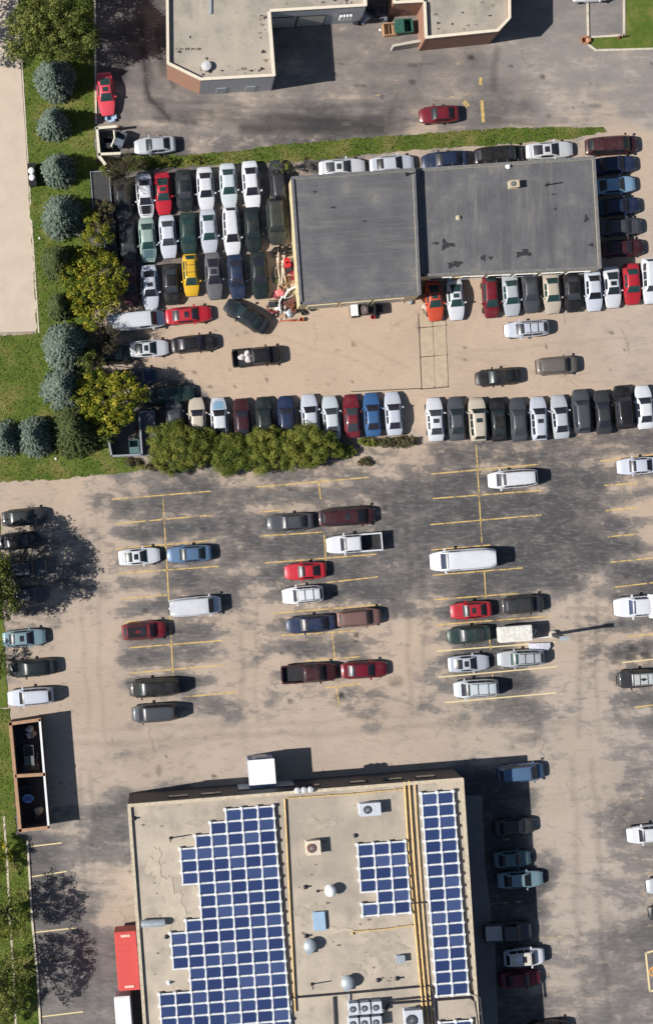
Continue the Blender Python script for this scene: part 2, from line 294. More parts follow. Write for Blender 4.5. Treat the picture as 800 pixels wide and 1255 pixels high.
G2 = [(140,196),(165,191),(230,190),(300,184),(340,178),(420,171),(500,165),(620,157),(738,156),(742,161),(700,170),(620,177),(500,184),(400,195),(300,201),(240,203),(160,210),(126,212),(118,199)]
G3 = [(766,-118),(766,44),(723,46),(722,53),(730,60),(918,57),(918,-118)]
G4 = [(-118,868),(12,868),(17,950),(20,1022),(34,1030),(40,1130),(46,1190),(50,1260),(54,1370),(-118,1370)]
G5 = [(-118,596),(-2,596),(2,700),(6,780),(10,866),(-118,866)]
pad_m = plain('smooth_concrete', (.50, .415, .33), .9, 0, .07, .6)
sheet_poly('concrete_drive', [(-118,-118),(18,-118),(25,68),(47,406),(-118,410)], .035, pad_m, 'broad pale concrete drive left of the conifers', .25, 12, thick=.035)
sheet_poly('grass_verge', G1, .05, GR, 'grass under the row of conifers', 1.6, 5)
sheet_poly('grass_strip', G2, .05, GR, 'narrow grass strip north of the parked cars', 1.5, 5)
sheet_poly('grass_island', G3, .12, GR, 'kerbed grass island in the top right corner', .3, 8)
sheet_poly('grass_bank', G4, .05, GR, 'grass bank along the left edge of the lower car park', 1.5, 5)
sheet_poly('grass_edge', G5, .05, GR, 'thin grass edge left of the parked cars', 1.5, 5)
# fine tufts standing up from the grass: nobody could count them
def inpoly(x, y, poly):
    c = np.zeros(x.shape, bool); n = len(poly)
    for i in range(n):
        (x1, y1), (x2, y2) = poly[i], poly[(i+1) % n]
        with np.errstate(divide='ignore', invalid='ignore'): k = (x2-x1)*(y-y1)/(y2-y1)+x1
        c ^= ((y1 > y) != (y2 > y)) & (x < k)
    return c
def leafmesh(name, C, N, size, aspect=1.0, tint=None, fold=.0):
    n = len(C); N = N/np.maximum(1e-6, np.linalg.norm(N, axis=1, keepdims=True)); r = rng.normal(size=(n, 3))
    U = np.cross(N, r); U /= np.maximum(1e-6, np.linalg.norm(U, axis=1, keepdims=True)); V = np.cross(N, U)
    s = (size*(0.6+.8*rng.random(n)))[:, None] if np.isscalar(size) else size[:, None]
    v = np.stack([C-U*s*aspect, C-V*s*.45, C+U*s*aspect, C+V*s*.45], 1).reshape(-1, 3)
    me = bpy.data.meshes.new(name); me.vertices.add(4*n); me.vertices.foreach_set('co', v.astype(np.float32).reshape(-1))
    me.loops.add(4*n); me.loops.foreach_set('vertex_index', np.arange(4*n, dtype=np.int32)); me.polygons.add(n)
    me.polygons.foreach_set('loop_start', np.arange(0, 4*n, 4, dtype=np.int32)); me.update(calc_edges=True)
    at = me.attributes.new('tint', 'FLOAT', 'POINT'); tt = rng.random(n) if tint is None else tint
    at.data.foreach_set('value', np.repeat(tt, 4).astype(np.float32)); return me
def leaf_mat(name, stops):
    m, t, b = new_mat(name); c = ramp(t, attr(t, 'tint'), stops)
    t.links.new(c, b.inputs['Base Color']); b.inputs['Roughness'].default_value = .7; b.inputs['Specular IOR Level'].default_value = .2
    tr = t.nodes.new('ShaderNodeBsdfTranslucent'); t.links.new(c, tr.inputs[0]); mx = t.nodes.new('ShaderNodeMixShader'); mx.inputs[0].default_value = .22
    out = t.nodes['Material Output']; t.links.new(b.outputs[0], mx.inputs[1]); t.links.new(tr.outputs[0], mx.inputs[2]); t.links.new(mx.outputs[0], out.inputs[0]); return m
gl = leaf_mat('grass_blades', [(0, (.055, .095, .018)), (.6, (.125, .155, .038)), (1, (.32, .26, .085))])
for poly, dens in ((G1, 22000), (G2, 9000), (G4, 12000)):
    a = np.array(poly, float); x = rng.uniform(max(-60, a[:, 0].min()), min(850, a[:, 0].max()), dens*2); y = rng.uniform(max(-40, a[:, 1].min()), min(1300, a[:, 1].max()), dens*2)
    k = inpoly(x, y, poly); x, y = x[k][:dens], y[k][:dens]
    C = np.stack([(x-400)*S, (627.5-y)*S, np.full(len(x), .09)], 1); N = rng.normal(size=(len(x), 3))*[1, 1, .6]
    tn = np.clip(.5+.28*np.sin(x/9)+.25*np.sin(y/13+x/21)+rng.normal(size=len(x))*.2, 0, 1)
    tag(link('grass_tufts', leafmesh('grass_tufts', C, N, .085, 1.0, tn), None, gl), 'short uneven tufts of grass growing on the verge', 'grass', kind='stuff')

# kerbs
def kerb(pts, w=.22, h=.13, label='low concrete kerb'):
    m = MB()
    for a, b_ in zip(pts[:-1], pts[1:]):
        A, B = P(*a), P(*b_); d = B-A; m.box(((A+B)/2+Vector((0, 0, h/2))), (d.length+.02, w, h), math.atan2(d.y, d.x))
    o = m.build('kerb', kerb_m); tag(o, label, kind='structure')
kerb([(116,-60),(117,60),(118,152)], label='pale kerb between the grass and the upper drive')
kerb([(764,-60),(764,42)], label='kerb on the left of the grass island'); kerb([(762,43.5),(720,46)]); kerb([(719,47),(720,55),(730,62),(800,60),(860,58)])
kerb([(718,-60),(720,45)])
kerb([(34,1030),(40,1130),(46,1190),(50,1262)], label='kerb along the grass bank')
kerb([(5,1000),(9,1050),(12,1120),(17,1190),(20,1262)], .22, .06, 'narrow concrete edging in the grass bank')
kerb([(27,72),(38,250)], .12, .08, 'thin edging of the concrete drive'); kerb([(39,270),(48,408)], .16, .09, 'thin edging of the concrete drive')

# painted lines
def line_mat(name, col, wear):
    m, t, b = new_mat(name); n = noise(t, 1.1, 7, .75); n2 = noise(t, 9, 3, .7); b.inputs['Base Color'].default_value = (*col, 1); b.inputs['Roughness'].default_value = .85
    tr = t.nodes.new('ShaderNodeBsdfTransparent'); mx = t.nodes.new('ShaderNodeMixShader'); out = t.nodes['Material Output']
    f = mth(t, 'MULTIPLY', sstep(t, mth(t, 'ADD', n, mth(t, 'MULTIPLY', n2, .25)), wear, wear+.2), .88)
    t.links.new(f, mx.inputs[0]); t.links.new(tr.outputs[0], mx.inputs[1]); t.links.new(b.outputs[0], mx.inputs[2]); t.links.new(mx.outputs[0], out.inputs[0]); return m
ly = line_mat('worn_yellow_paint', (.66, .45, .15), .47); lw = line_mat('fresh_pale_paint', (.74, .60, .33), .30); lf = line_mat('faded_paint', (.58, .44, .22), .58)
def pline(x0, y0, x1, y1, m=None, w=.13):
    A, B = P(x0, y0), P(x1, y1); d = (B-A); n = Vector((-d.y, d.x, 0)).normalized()*w/2; z = Vector((0, 0, .006))
    o = MB().add([A-n+z, B-n+z, B+n+z, A+n+z], [(0, 1, 2, 3)]).build('painted_line', m or ly); tag(o, kind='structure')
for l in [(200,612,213,840),(137,612,258,602),(140,642,261,631),(141,673,265,662),(144,703,268,694),(148,734,205,729),(150,763,150+20,761),(158,794,272,785),(160,825,275,815),(228,854,290,848),
          (390,590,393,612),(397,655,400,700),(404,742,406,752),(407,778,410,806),(412,842,416,868),(312,597,452,585),(316,628,345,625),(318,657,397,652),(325,690,463,679),(400,714,463,707),(333,752,466,741),(345,779,436,773),(375,810,440,805),(398,843,442,838),
          (583,545,590,665),(593,700,595,733),(599,782,601,796),(603,826,604,836),(528,581,660,569),(530,611,663,601),(527,643,663,631),(528,674,600,668),(530,705,640,696),(532,735,636,727),(533,766,675,755),
          (735,565,800,557),(740,595,780,592),(741,626,781,622),(744,658,783,654),(748,689,800,684),(750,720,800,714),(765,781,800,777),(777,867,800,864)]: pline(*l)
for l in [(535,798,680,787),(537,830,682,817),(545,861,682,849),(762,812,800,808),(33,1038,76,1033),(36,1075,82,1068),(42,1143,94,1137),(52,1246,102,1240)]: pline(*l, m=lw)
for l in [(40,1108,70,1105),(45,1177,92,1172),(50,1213,92,1208),(140,1068,160,1067),(143,1110,163,1109),(780,979,800,977),(783,1072,800,1070),(785,1105,800,1102),(787,1136,800,1134),(655,976,685,974),(655,1117,700,1113),(655,1150,695,1147),(655,1185,680,1183),
          (600,1030,650,1027),(600,1108,650,1104),(770,40,745,42),(545,120,580,115),(449,119,500,110),(590,100,592,110)]: pline(*l, m=lf)
pline(589,95,588,104,w=.3); pline(590,123,592,150,w=.35); pline(568,124,573,131,w=.5); pline(560,76,568,78,m=lf,w=.4)
for l in [(790.5,1168,802,1165),(790.5,1167,795.5,1215),(795,1215,806,1213)]: pline(*l, m=lw, w=.2)
# orange disabled-bay symbol, cut by the right edge
def symbol():
    m = MB(); c = P(800, 1191); z = .007; n = 20
    v = [(c.x+r*math.cos(2*math.pi*k/n), c.y+r*math.sin(2*math.pi*k/n), z) for r in (.38, .52) for k in range(n)]
    m.add(v, [(k, (k+1) % n, n+(k+1) % n, n+k) for k in range(n)])
    m.box((c.x-.1, c.y+.1, z), (.12, .5, .002)); m.box((c.x+.05, c.y+.02, z+.002), (.35, .1, .002)); m.box((c.x-.1, c.y+.48, z), (.16, .16, .002)); m.box((c.x+.22, c.y-.1, z+.004), (.1, .3, .002), .4)
    o = m.build('painted_symbol', line_mat('orange_paint', (.75, .36, .08), .2)); tag(o, 'orange wheelchair symbol painted in a yellow outlined bay', kind='structure')
symbol()
# pavement beside the big building, and the jointed slab strip in the yard
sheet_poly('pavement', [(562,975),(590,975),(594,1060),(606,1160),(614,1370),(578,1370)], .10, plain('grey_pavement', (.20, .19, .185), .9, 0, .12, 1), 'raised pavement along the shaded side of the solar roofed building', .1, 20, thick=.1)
slabm = plain('yard_slab', (.42, .33, .235), .92, 0, .14, 1.5)
ys = [384, 402, 439, 476, 478]
for r_ in range(3):
    for c_ in range(2):
        x0 = 513+c_*16+r_*1.5; ya, yb = (386, 401, 437)[r_], (401, 437, 474)[r_]
        q = [(x0+.6, ya+1-c_*1.2), (x0+15.2, ya+.2-c_*1.2), (x0+16.8, yb-1-c_*1.2), (x0+2.2, yb-.2-c_*1.2)]
        m = MB().prism([P(*p)[:2] for p in q], .0, .02+.006*random.random()); o = m.build('slab', slabm, lot)
joint = plain('dark_joint_weeds', (.10, .085, .06), 1, 0, .5, 8)
for l in [(512.5,384,516.5,477),(529,383,532.5,476),(545,382,549,474),(512,402,548,398),(514,438,549,434),(515,477,550,474),(430,480,516,476),(518,377,520,385)]:
    pline(*l, m=joint, w=.12)
# ------------------------------------------------------------------ buildings
def roof_mat(name, base, dk, lt, sc_=.25, dust=.5):
    m, t, b = new_mat(name); a = noise(t, sc_, 7, .62); s = noise(t, .6, 6, .65, (1, .25, 1), rot=-TILT); f = noise(t, 16, 3, .7); g = noise(t, .09, 3, .5)
    c = ramp(t, a, [(.3, dk), (.5, base), (.72, lt)]); c = mixc(t, mth(t, 'MULTIPLY', sstep(t, s, .5, .75), dust), c, lt)
    c = mixc(t, mth(t, 'MULTIPLY', sstep(t, g, .50, .66), .55), c, dk); p_ = noise(t, .9, 9, .72); c = mixc(t, mth(t, 'MULTIPLY', sstep(t, p_, .55, .70), .55), c, tuple(x*.72 for x in dk)); c = mixc(t, mth(t, 'MULTIPLY', f, .25), c, dk)
    t.links.new(c, b.inputs['Base Color']); b.inputs['Roughness'].default_value = .9; b.inputs['Specular IOR Level'].default_value = .15; bump(t, b, f, .3, .03); return m
def streak_roof(name, vertical):
    m, t, b = new_mat(name); st = (1.5, .16, 1) if vertical else (.14, 1.5, 1)
    a = noise(t, .3, 9, .7, rot=-TILT); s = noise(t, .7, 8, .68, st, rot=-TILT); s2 = noise(t, .35, 8, .7, st, rot=-TILT); f = noise(t, 12, 4, .7)
    c = ramp(t, a, [(.3, (.092, .091, .095)), (.5, (.125, .124, .130)), (.7, (.175, .170, .166))])
    c = mixc(t, mth(t, 'MULTIPLY', sstep(t, s, .52, .72), .55), c, (.235, .215, .185)); c = mixc(t, mth(t, 'MULTIPLY', sstep(t, s2, .48, .3), .5), c, (.07, .07, .075))
    c = mixc(t, mth(t, 'MULTIPLY', sstep(t, a, .56, .70), .4), c, (.26, .225, .175)); c = mixc(t, mth(t, 'MULTIPLY', f, .2), c, (.06, .06, .06))
    t.links.new(c, b.inputs['Base Color']); b.inputs['Roughness'].default_value = .9; b.inputs['Specular IOR Level'].default_value = .15; bump(t, b, f, .3, .03); return m
def siding_mat(name, c1, c2, pitch, rough=.6):
    m, t, b = new_mat(name); tc = t.nodes.new('ShaderNodeTexCoord'); sx = t.nodes.new('ShaderNodeSeparateXYZ'); t.links.new(tc.outputs['Object'], sx.inputs[0])
    w = mth(t, 'FRACT', mth(t, 'DIVIDE', sx.outputs[2], pitch)); n = noise(t, 1.5, 4)
    t.links.new(mixc(t, mth(t, 'MULTIPLY', sstep(t, w, .8, .98), .8), mixc(t, n, c1, c2), tuple(x*.4 for x in c1)), b.inputs['Base Color']); b.inputs['Roughness'].default_value = rough; bump(t, b, w, .5, .03); return m
def brick_mat(name, a, b_, mortar):
    m, t, b = new_mat(name); tc = t.nodes.new('ShaderNodeTexCoord'); br = t.nodes.new('ShaderNodeTexBrick')
    mp = t.nodes.new('ShaderNodeMapping'); mp.inputs['Rotation'].default_value = (R(90), 0, 0); t.links.new(tc.outputs['Object'], mp.inputs[0]); t.links.new(mp.outputs[0], br.inputs[0])
    br.inputs['Color1'].default_value = (*a, 1); br.inputs['Color2'].default_value = (*b_, 1); br.inputs['Mortar'].default_value = (*mortar, 1); br.inputs['Scale'].default_value = 4.5; br.inputs['Mortar Size'].default_value = .015
    t.links.new(br.outputs[0], b.inputs['Base Color']); b.inputs['Roughness'].default_value = .85; return m
orange_brick = brick_mat('orange_brick', (.33, .155, .095), (.40, .20, .125), (.35, .28, .22)); red_brick = brick_mat('red_brick', (.26, .115, .075), (.31, .15, .10), (.3, .25, .2))
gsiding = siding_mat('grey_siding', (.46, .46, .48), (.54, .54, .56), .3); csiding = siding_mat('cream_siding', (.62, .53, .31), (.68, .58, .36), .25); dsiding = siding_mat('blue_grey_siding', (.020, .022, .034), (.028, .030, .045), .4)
win_m = plain('dark_window_glass', (.02, .025, .035), .08, 0, .1, 2, .6); door_m = plain('overhead_door', (.45, .42, .36), .6)
gravel = roof_mat('ballast_roof', (.44, .378, .305), (.285, .250, .210), (.54, .46, .36), .30, .6)
gravel2 = roof_mat('pale_roof', (.375, .33, .275), (.24, .215, .185), (.45, .385, .30), .3, .6)
greyroof = roof_mat('grey_membrane', (.135, .134, .145), (.10, .10, .108), (.20, .185, .16), .2, .35)
def building(name, roofpx, h, wallmats, roofm, copem, label, ph=.35, cw=.3, group=None):
    pts = [P(x, y, h) for x, y in roofpx]; n = len(pts); c = sum((p for p in pts), Vector())/n
    a = sum(pts[i].x*pts[(i+1) % n].y-pts[(i+1) % n].x*pts[i].y for i in range(n))
    if a < 0: pts.reverse()
    root = empty(name, (c.x, c.y, 0), 0, label, 'building', group); L = [p-Vector((c.x, c.y, 0)) for p in pts]
    MB().prism([(p.x*.9995, p.y*.9995) for p in L], h-.5, h-ph).build('roof', roofm, root)
    for i in range(n):
        A, B = L[i], L[(i+1) % n]; d = (B-A); nn = Vector((d.y, -d.x, 0)).normalized(); rz = math.atan2(d.y, d.x); mid = (A+B)/2
        wm = wallmats[0](nn) if not hasattr(wallmats[0], 'node_tree') else wallmats[0]
        w = MB().box((0, 0, 0), (d.length-.01, .25, h-.06)).build('wall', wm, root); w.location = (mid.x-nn.x*.13, mid.y-nn.y*.13, (h-.06)/2); w.rotation_euler = (0, 0, rz)
        k = MB().box((0, 0, 0), (d.length-.02+.0*i, cw, .12)).build('coping', copem, root); k.location = (mid.x-nn.x*(cw/2-.06), mid.y-nn.y*(cw/2-.06), h+.003*(i % 3)); k.rotation_euler = (0, 0, rz)
    return root, L, c
def wall_item(root, A, B, t_, z, w, hh, name, mat, proud=.03, framem=None, sub='frame'):
    d = B-A; nn = Vector((d.y, -d.x, 0)).normalized(); p = A+d*t_+nn*(proud)
    o = MB().box((0, 0, 0), (w, .06, hh)).build(name, mat, root); o.location = (p.x, p.y, z); o.rotation_euler = (0, 0, math.atan2(d.y, d.x))
    if framem is not None:
        m = MB()
        for sx in (-1, 1): m.box((sx*(w/2+.04), .0, 0), (.08, .1, hh+.16))
        for sz in (-1, 1): m.box((0, 0, sz*(hh/2+.04)), (w-.01, .1, .08))
        m.build(sub, framem, o)
    return o
WM = white_metal; cope = plain('pale_coping', (.66, .58, .46), .7, 0, .08)
# upper left building; roof points run clockwise in the picture
bA, LA, cA = building('brick_building', [(203,-110),(205,78),(246,98),(337,93),(331,14),(449,7),(444,-110)], 5.7, [lambda nn: orange_brick if nn.x < -.25 else gsiding], gravel2, cope,
    'pale roofed building with orange brick corner and dark loading bay on its right')
MB().box((0, 0, 0), (.25, 8.2, .12)).build('pipe', steel, bA).location = P(258, -30, 5.45)-Vector((cA.x, cA.y, 0))
def wl(c, x, y, z): return P(x, y, z)-Vector((c.x, c.y, 0))
# walls of the two upper buildings get doors and louvres where they face the yard
i_s = [i for i in range(len(LA)) if abs(LA[i].x-(P(246,98,5.7).x-cA.x)) < .1][0]
A_, B_ = P(246,98,5.7)-Vector((cA.x,cA.y,0)), P(337,93,5.7)-Vector((cA.x,cA.y,0))
for t_ in (.3, .7): wall_item(bA, A_, B_, t_, 1.05, 1.0, 2.1, 'door', steel, .02)
A_, B_ = P(331,14,5.7)-Vector((cA.x,cA.y,0)), P(449,7,5.7)-Vector((cA.x,cA.y,0))
for t_ in (.16, .45): wall_item(bA, A_, B_, t_, 1.8, 3.0, 3.4, 'dock_door', door_m, .03, dark_steel)
for k in range(4):
    o = MB().box((0, 0, 0), (.22, .25, 1.3)).build('louvre', WM, bA); o.location = wl(cA, 417+k*4, 22-k*.3, 3.2)
vent_m = plain('vent_metal', (.5, .5, .5), .5)
o = MB().lathe([(.4, 0), (.4, .25), (.55, .3), (.5, .5), (.1, .6)]).build('roof_vent', vent_m, bA, True); o.location = wl(cA, 253, 82, 5.35)
bB, LB, cB = building('brick_building', [(481,-110),(482,4),(519,2),(521,47),(610,38),(625,22),(624,-110)], 4.6, [red_brick], gravel2, cope, 'upper right building with one cut corner, pale roof and red brick walls')
# skewed low wall left of it with crates and a green skip
lw_ = MB().box((0, 0, 0), (3.6, .3, 1.7)).build('screen_wall', conc); lw_.location = P(500, 55, .85); lw_.rotation_euler = (0, 0, R(10)); tag(lw_, 'low pale screen wall left of the upper right brick building', 'wall')
# the auto shop: two grey roofs, the left one a little higher
bC, LC, cC = building('repair_shop', [(357,217),(508,206.5),(515,361),(368,373)], 4.7, [csiding], streak_roof('weathered_membrane', False), plain('grey_coping', (.13, .13, .14), .6), 'square grey roofed shop with cream walls, left half of the pair', .12, .30)
bD, LD, cD = building('repair_shop', [(510,207),(728,192),(736,329),(517,338.5)], 3.95, [csiding], streak_roof('weathered_membrane_b', True), plain('grey_coping2', (.16, .155, .155), .6), 'long grey roofed shop with cream walls, right half of the pair', .10, .30)
A_, B_ = wl(cC, 368, 373, 4.7), wl(cC, 515, 361, 4.7)
for t_ in (.2, .48, .76): wall_item(bC, A_, B_, t_, 1.6, 3.0, 3.0, 'garage_door', door_m, .03, cream)
A_, B_ = wl(cD, 517, 338.5, 3.95), wl(cD, 736, 329, 3.95)
for t_ in (.12, .3, .45, .6, .75, .9): wall_item(bD, A_, B_, t_, 1.7, 2.2, 1.5, 'window', win_m, .03, WM)
wall_item(bD, A_, B_, .21, 1.1, 1.0, 2.1, 'door', rust, .03, cream)
# roof membrane seams as thin laps, tar patches, small things on the grey roofs
lap = plain('membrane_lap', (.138, .136, .146), .9, 0, .3, 3); tar = plain('tar_patch', (.03, .03, .033), .7, 0, .3, 4); silt = plain('silt_patch', (.22, .185, .135), .95, 0, .3, 1)
BZ = 0
def blob(parent, c, x, y, z, rx, ry, mat, name='tar_patch', n=18):
    ph = random.random()*6; n = n*2
    v = [(0, 0, 0)]+[(rx*S*q*math.cos(a), ry*S*q*math.sin(a), 0) for a, q in [(a, 1+.3*math.sin(3*a+ph)+.15*math.sin(7*a+2*ph)+.16*random.uniform(-1, 1)) for a in [2*math.pi*k/n for k in range(n)]]]
    global BZ; BZ = (BZ+1) % 40
    o = MB().add(v, [(0, k+1, (k+1) % n+1) for k in range(n)]).build(name, mat, parent); o.location = wl(c, x, y, z+BZ*.0012); return o
for i in range(1, 11):
    o = MB().box((0, 0, 0), (13.2, .05, .004)).build('membrane_seam', lap, bC); o.location = wl(cC, 433+i*.55+1, 212+i*14.3-.3, 4.583); o.rotation_euler = (0, 0, TILT)
for i in range(1, 16):
    o = MB().box((0, 0, 0), (.05, 12.0, .004)).build('membrane_seam', lap, bD); o.location = wl(cD, 518+i*13.4, 270-i*.85, 3.853); o.rotation_euler = (0, 0, TILT*.8)
for a in [(545,300,4,6),(551,300,7,2),(534,298,4,1.5),(553,325,5,3),(561,323,5,3.5),(643,310,7,4),(636,312,4,3),(592,316,3,3),(601,316,2.5,2),(718,268,2.5,4),(561,268,2,2),(680,256,2,1.2),(678,238,3,.8),(724,300,3,2)]: blob(bD, cD, a[0], a[1], 3.856, a[2], a[3], tar)
for a in [(386,235,2,1.5),(408,254,3,1.2),(447,271,2,1)]: blob(bC, cC, a[0], a[1], 4.586, a[2], a[3], tar)
def roofbox(parent, c, x, y, z, w, d, h, mat, name, fan=False, fanm=None, top=None):
    m = MB(); W_, D_ = w*S, d*S; m.box((0, 0, h/2), (W_, D_, h)); m.box((0, 0, h+.03), (W_+.08, D_+.08, .06)); m.box((0, 0, .06), (W_+.12, D_+.12, .12))
    for k in range(4): m.box((0, -D_/2-.012, h*.25+k*h*.15), (W_*.8, .03, h*.06))
    o = m.build(name, mat, parent); o.location = wl(c, x, y, z) if parent else P(x, y, z); o.rotation_euler = (0, 0, TILT)
    if fan:
        q = MB().lathe([(min(W_, D_)*.34, 0), (min(W_, D_)*.34, .08), (min(W_, D_)*.28, .1)], (-W_*.14, 0, h+.06)); f = q.build('fan_grille', fanm or dark_steel, o, True)
        m = MB()
        for k in range(5): m.box((-W_*.14, 0, h+.175+.003*k), (min(W_, D_)*.6, .03, .02), k*math.pi/5)
        m.build('fan_blades', steel, o)
    return o
def roofthing(*a, label=None, cat='roof unit', group=None, **k):
    o = roofbox(None, None, *a, **k); return tag(o, label, cat, group)
tan_m = plain('tan_unit', (.45, .38, .27), .6, 0, .15)
roofthing(628, 227, 3.85, 11, 8, .75, tan_m, 'roof_fan', fan=True, label='tan roof fan box on the long grey roof')
def pole(x, y, z, h, r, mat, name, label, cat):
    o = MB().tube([(0, 0, 0), (0, 0, h)], r).lathe([(r*2.4, 0), (r*2.4, .12), (r*1.1, .2)], n=10).build(name, mat); o.location = P(x, y, z); return tag(o, label, cat)
pole(668, 227, 3.85, 1.5, .07, dark_steel, 'vent_pipe', 'thin vent pipe casting a long shadow on the grey roof', 'pipe')
pole(622, 204, 3.85, .35, .12, WM, 'vent_pipe', 'short white vent stub at the top edge of the grey roof', 'pipe')
pole(561, 267, 3.85, .3, .12, tan_m, 'vent_pipe', 'small round vent stub in the left part of the long grey roof', 'pipe')
pole(497, 214, 4.6, .9, .08, dark_steel, 'vent_pipe', 'dark bent vent near the top right corner of the square roof', 'pipe')

# the solar roofed building
HE = 6.8; ZE = HE-.2
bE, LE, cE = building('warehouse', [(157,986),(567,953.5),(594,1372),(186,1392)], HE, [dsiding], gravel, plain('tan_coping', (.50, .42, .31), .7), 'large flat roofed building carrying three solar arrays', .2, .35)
A_, B_ = wl(cE, 567, 953.5, HE), wl(cE, 157, 986, HE)
for t_ in (.1, .2, .3, .45, .75, .85): wall_item(bE, A_, B_, t_, 4.2, 2.0, 1.2, 'window', win_m, .03, dark_steel)
for t_ in (.54, .62): wall_item(bE, A_, B_, t_, 1.9, 3.2, 3.6, 'dock_door', steel, .03, dark_steel)
A_, B_ = wl(cE, 157, 986, HE), wl(cE, 186, 1392, HE)
for t_ in (.12, .3, .5): wall_item(bE, A_, B_, t_, 1.9, 3.2, 3.6, 'dock_door', steel, .03, dark_steel)
# projecting white bay on its north wall
pb = empty('entrance_bay', P(321, 955, 0), TILT, 'white roofed bay projecting from the north wall of the solar roofed building', 'entrance bay')
pb.location = P(321, 948, 3.6); pb.location.z = 0
MB().box((0, 0, 1.7), (2.7, 2.9, 3.4)).build('wall', plain('blue_grey_wall', (.2, .24, .36), .6), pb)
MB().box((0, .15, 3.46), (2.9, 2.7, .12)).build('roof', WM, pb)
MB().add([(-1.45, -1.2, 3.52), (1.45, -1.2, 3.52), (1.35, -2.1, 2.9), (-1.35, -2.1, 2.9), (-1.45, -1.2, 3.4), (1.45, -1.2, 3.4), (1.35, -2.1, 2.8), (-1.35, -2.1, 2.8)], [(0, 1, 2, 3), (7, 6, 5, 4), (0, 3, 7, 4), (1, 5, 6, 2), (3, 2, 6, 7)]).build('awning', plain('blue_white_awning', (.42, .48, .68), .5), pb)
MB().box((0, 1.5, 1.3), (1.6, .08, 2.5)).build('door', steel, pb)
for k in (-1, 0, 1):
    o = MB().lathe([(.28, 0), (.28, .4), (.36, .45), (.3, .62), (.08, .7)], n=14).build('roof_cowl', vent_m, None, True); o.location = P(372+k*8, 967.5-k*.6, HE-.1); tag(o, ['left', 'middle', 'right'][k+1]+' of three pale cowls on the north roof edge', 'vent', 'cowls on the north roof edge')

# solar arrays
def panel_mat():
    m, t, b = new_mat('solar_cells'); tc = t.nodes.new('ShaderNodeTexCoord'); br = t.nodes.new('ShaderNodeTexBrick'); t.links.new(tc.outputs['Object'], br.inputs[0])
    br.offset = 0; br.inputs['Scale'].default_value = 1; br.inputs['Brick Width'].default_value = .265; br.inputs['Row Height'].default_value = .26; br.inputs['Mortar Size'].default_value = .006
    oi = t.nodes.new('ShaderNodeObjectInfo'); v = ramp(t, oi.outputs['Random'], [(0, (.020, .034, .105)), (.6, (.030, .050, .140)), (1, (.058, .084, .190))])
    t.links.new(v, br.inputs['Color1']); t.links.new(v, br.inputs['Color2']); br.inputs['Mortar'].default_value = (.05, .07, .14, 1)
    t.links.new(br.outputs[0], b.inputs['Base Color']); b.inputs['Roughness'].default_value = .3; b.inputs['Specular IOR Level'].default_value = .4; return m
pm = panel_mat(); rack = plain('white_rack', (.66, .66, .66), .6, 0, .18, 2)
PX, PY = 19.6*S*(1-HE/CAMH), 14.62*S*(1-HE/CAMH)
tl = R(7)
panel_me = MB().box((0, 0, 0), (PX-.22, PY-.20, .03)).mesh('panel'); panel_me.materials.append(pm)
frame_mb = MB()
for sx in (-1, 1): frame_mb.box((sx*(PX-.22+.04)/2, 0, -.004), (.04, PY-.20, .05))
for sy in (-1, 1): frame_mb.box((0, sy*(PY-.20+.04)/2, -.004), (PX-.22+.078, .04, .049))
frame_me = frame_mb.mesh('panel_frame'); frame_me.materials.append(steel)
foot_me = MB().lathe([(.20, 0), (.20, .44), (.14, .48)], n=10).mesh('foot', True); foot_me.materials.append(rack)
def solar(x0, y0, rows, label):      # x0,y0: top right joint, rows: (first column from the right edge counted left, count)
    o0 = P(x0, y0, ZE); ex = Vector((math.cos(TILT*1.0), math.sin(TILT), 0)); ey = Vector((math.sin(TILT), -math.cos(TILT), 0))
    root = empty('solar_array', o0, TILT, label, 'solar array', 'solar arrays on the flat roof'); xs = set()
    for r_, (skip, cnt) in enumerate(rows):
        for c_ in range(skip, skip+cnt):
            p = link('panel', panel_me, root); p.location = (-(c_+.5)*PX, -(r_+.5)*PY, .38); p.rotation_euler = (tl, 0, 0)
            q = link('panel_frame', frame_me, p)
        # horizontal rails of this row, top and bottom
        for k in (0, 1):
            key = (r_+k, skip, cnt)
            if key in xs: continue
            m = MB().box((0, 0, 0), (cnt*PX+.3, .14, .10)); o = m.build('rail', rack, root); o.location = (-(skip+cnt/2)*PX, -(r_+k)*PY, .36+.003*k+.002*(r_ % 2))
            xs.add(key); 
        for c_ in range(skip, skip+cnt+1):
            m = MB().box((0, 0, 0), (.14, PY+.04, .12)); o = m.build('rail', rack, root); o.location = (-c_*PX, -(r_+.5)*PY, .335+.002*(r_ % 2))
            f = link('foot', foot_me, root); f.location = (-c_*PX, -r_*PY, .02)
            if r_ == len(rows)-1: f = link('foot', foot_me, root); f.location = (-c_*PX, -(r_+1)*PY, .02)
cnts = [3, 4, 5, 6, 6, 6, 5, 5, 5, 6, 7, 7, 7, 6, 6, 8, 8, 8, 8]
solar(334.5, 987, [(0, c) for c in cnts], 'largest solar array with a stepped left edge, on the left of the roof')
solar(495.6, 1030, [(0, 3)]*4+[(0, 2), (0, 3)], 'small solar array three panels wide in the middle of the roof')
solar(554, 969, [(0, 2)]*17, 'tall narrow solar array two panels wide along the right roof edge')
solar(576.5, 1249, [(0, 2)]*3, 'short array two panels wide in the bottom right corner of the roof')

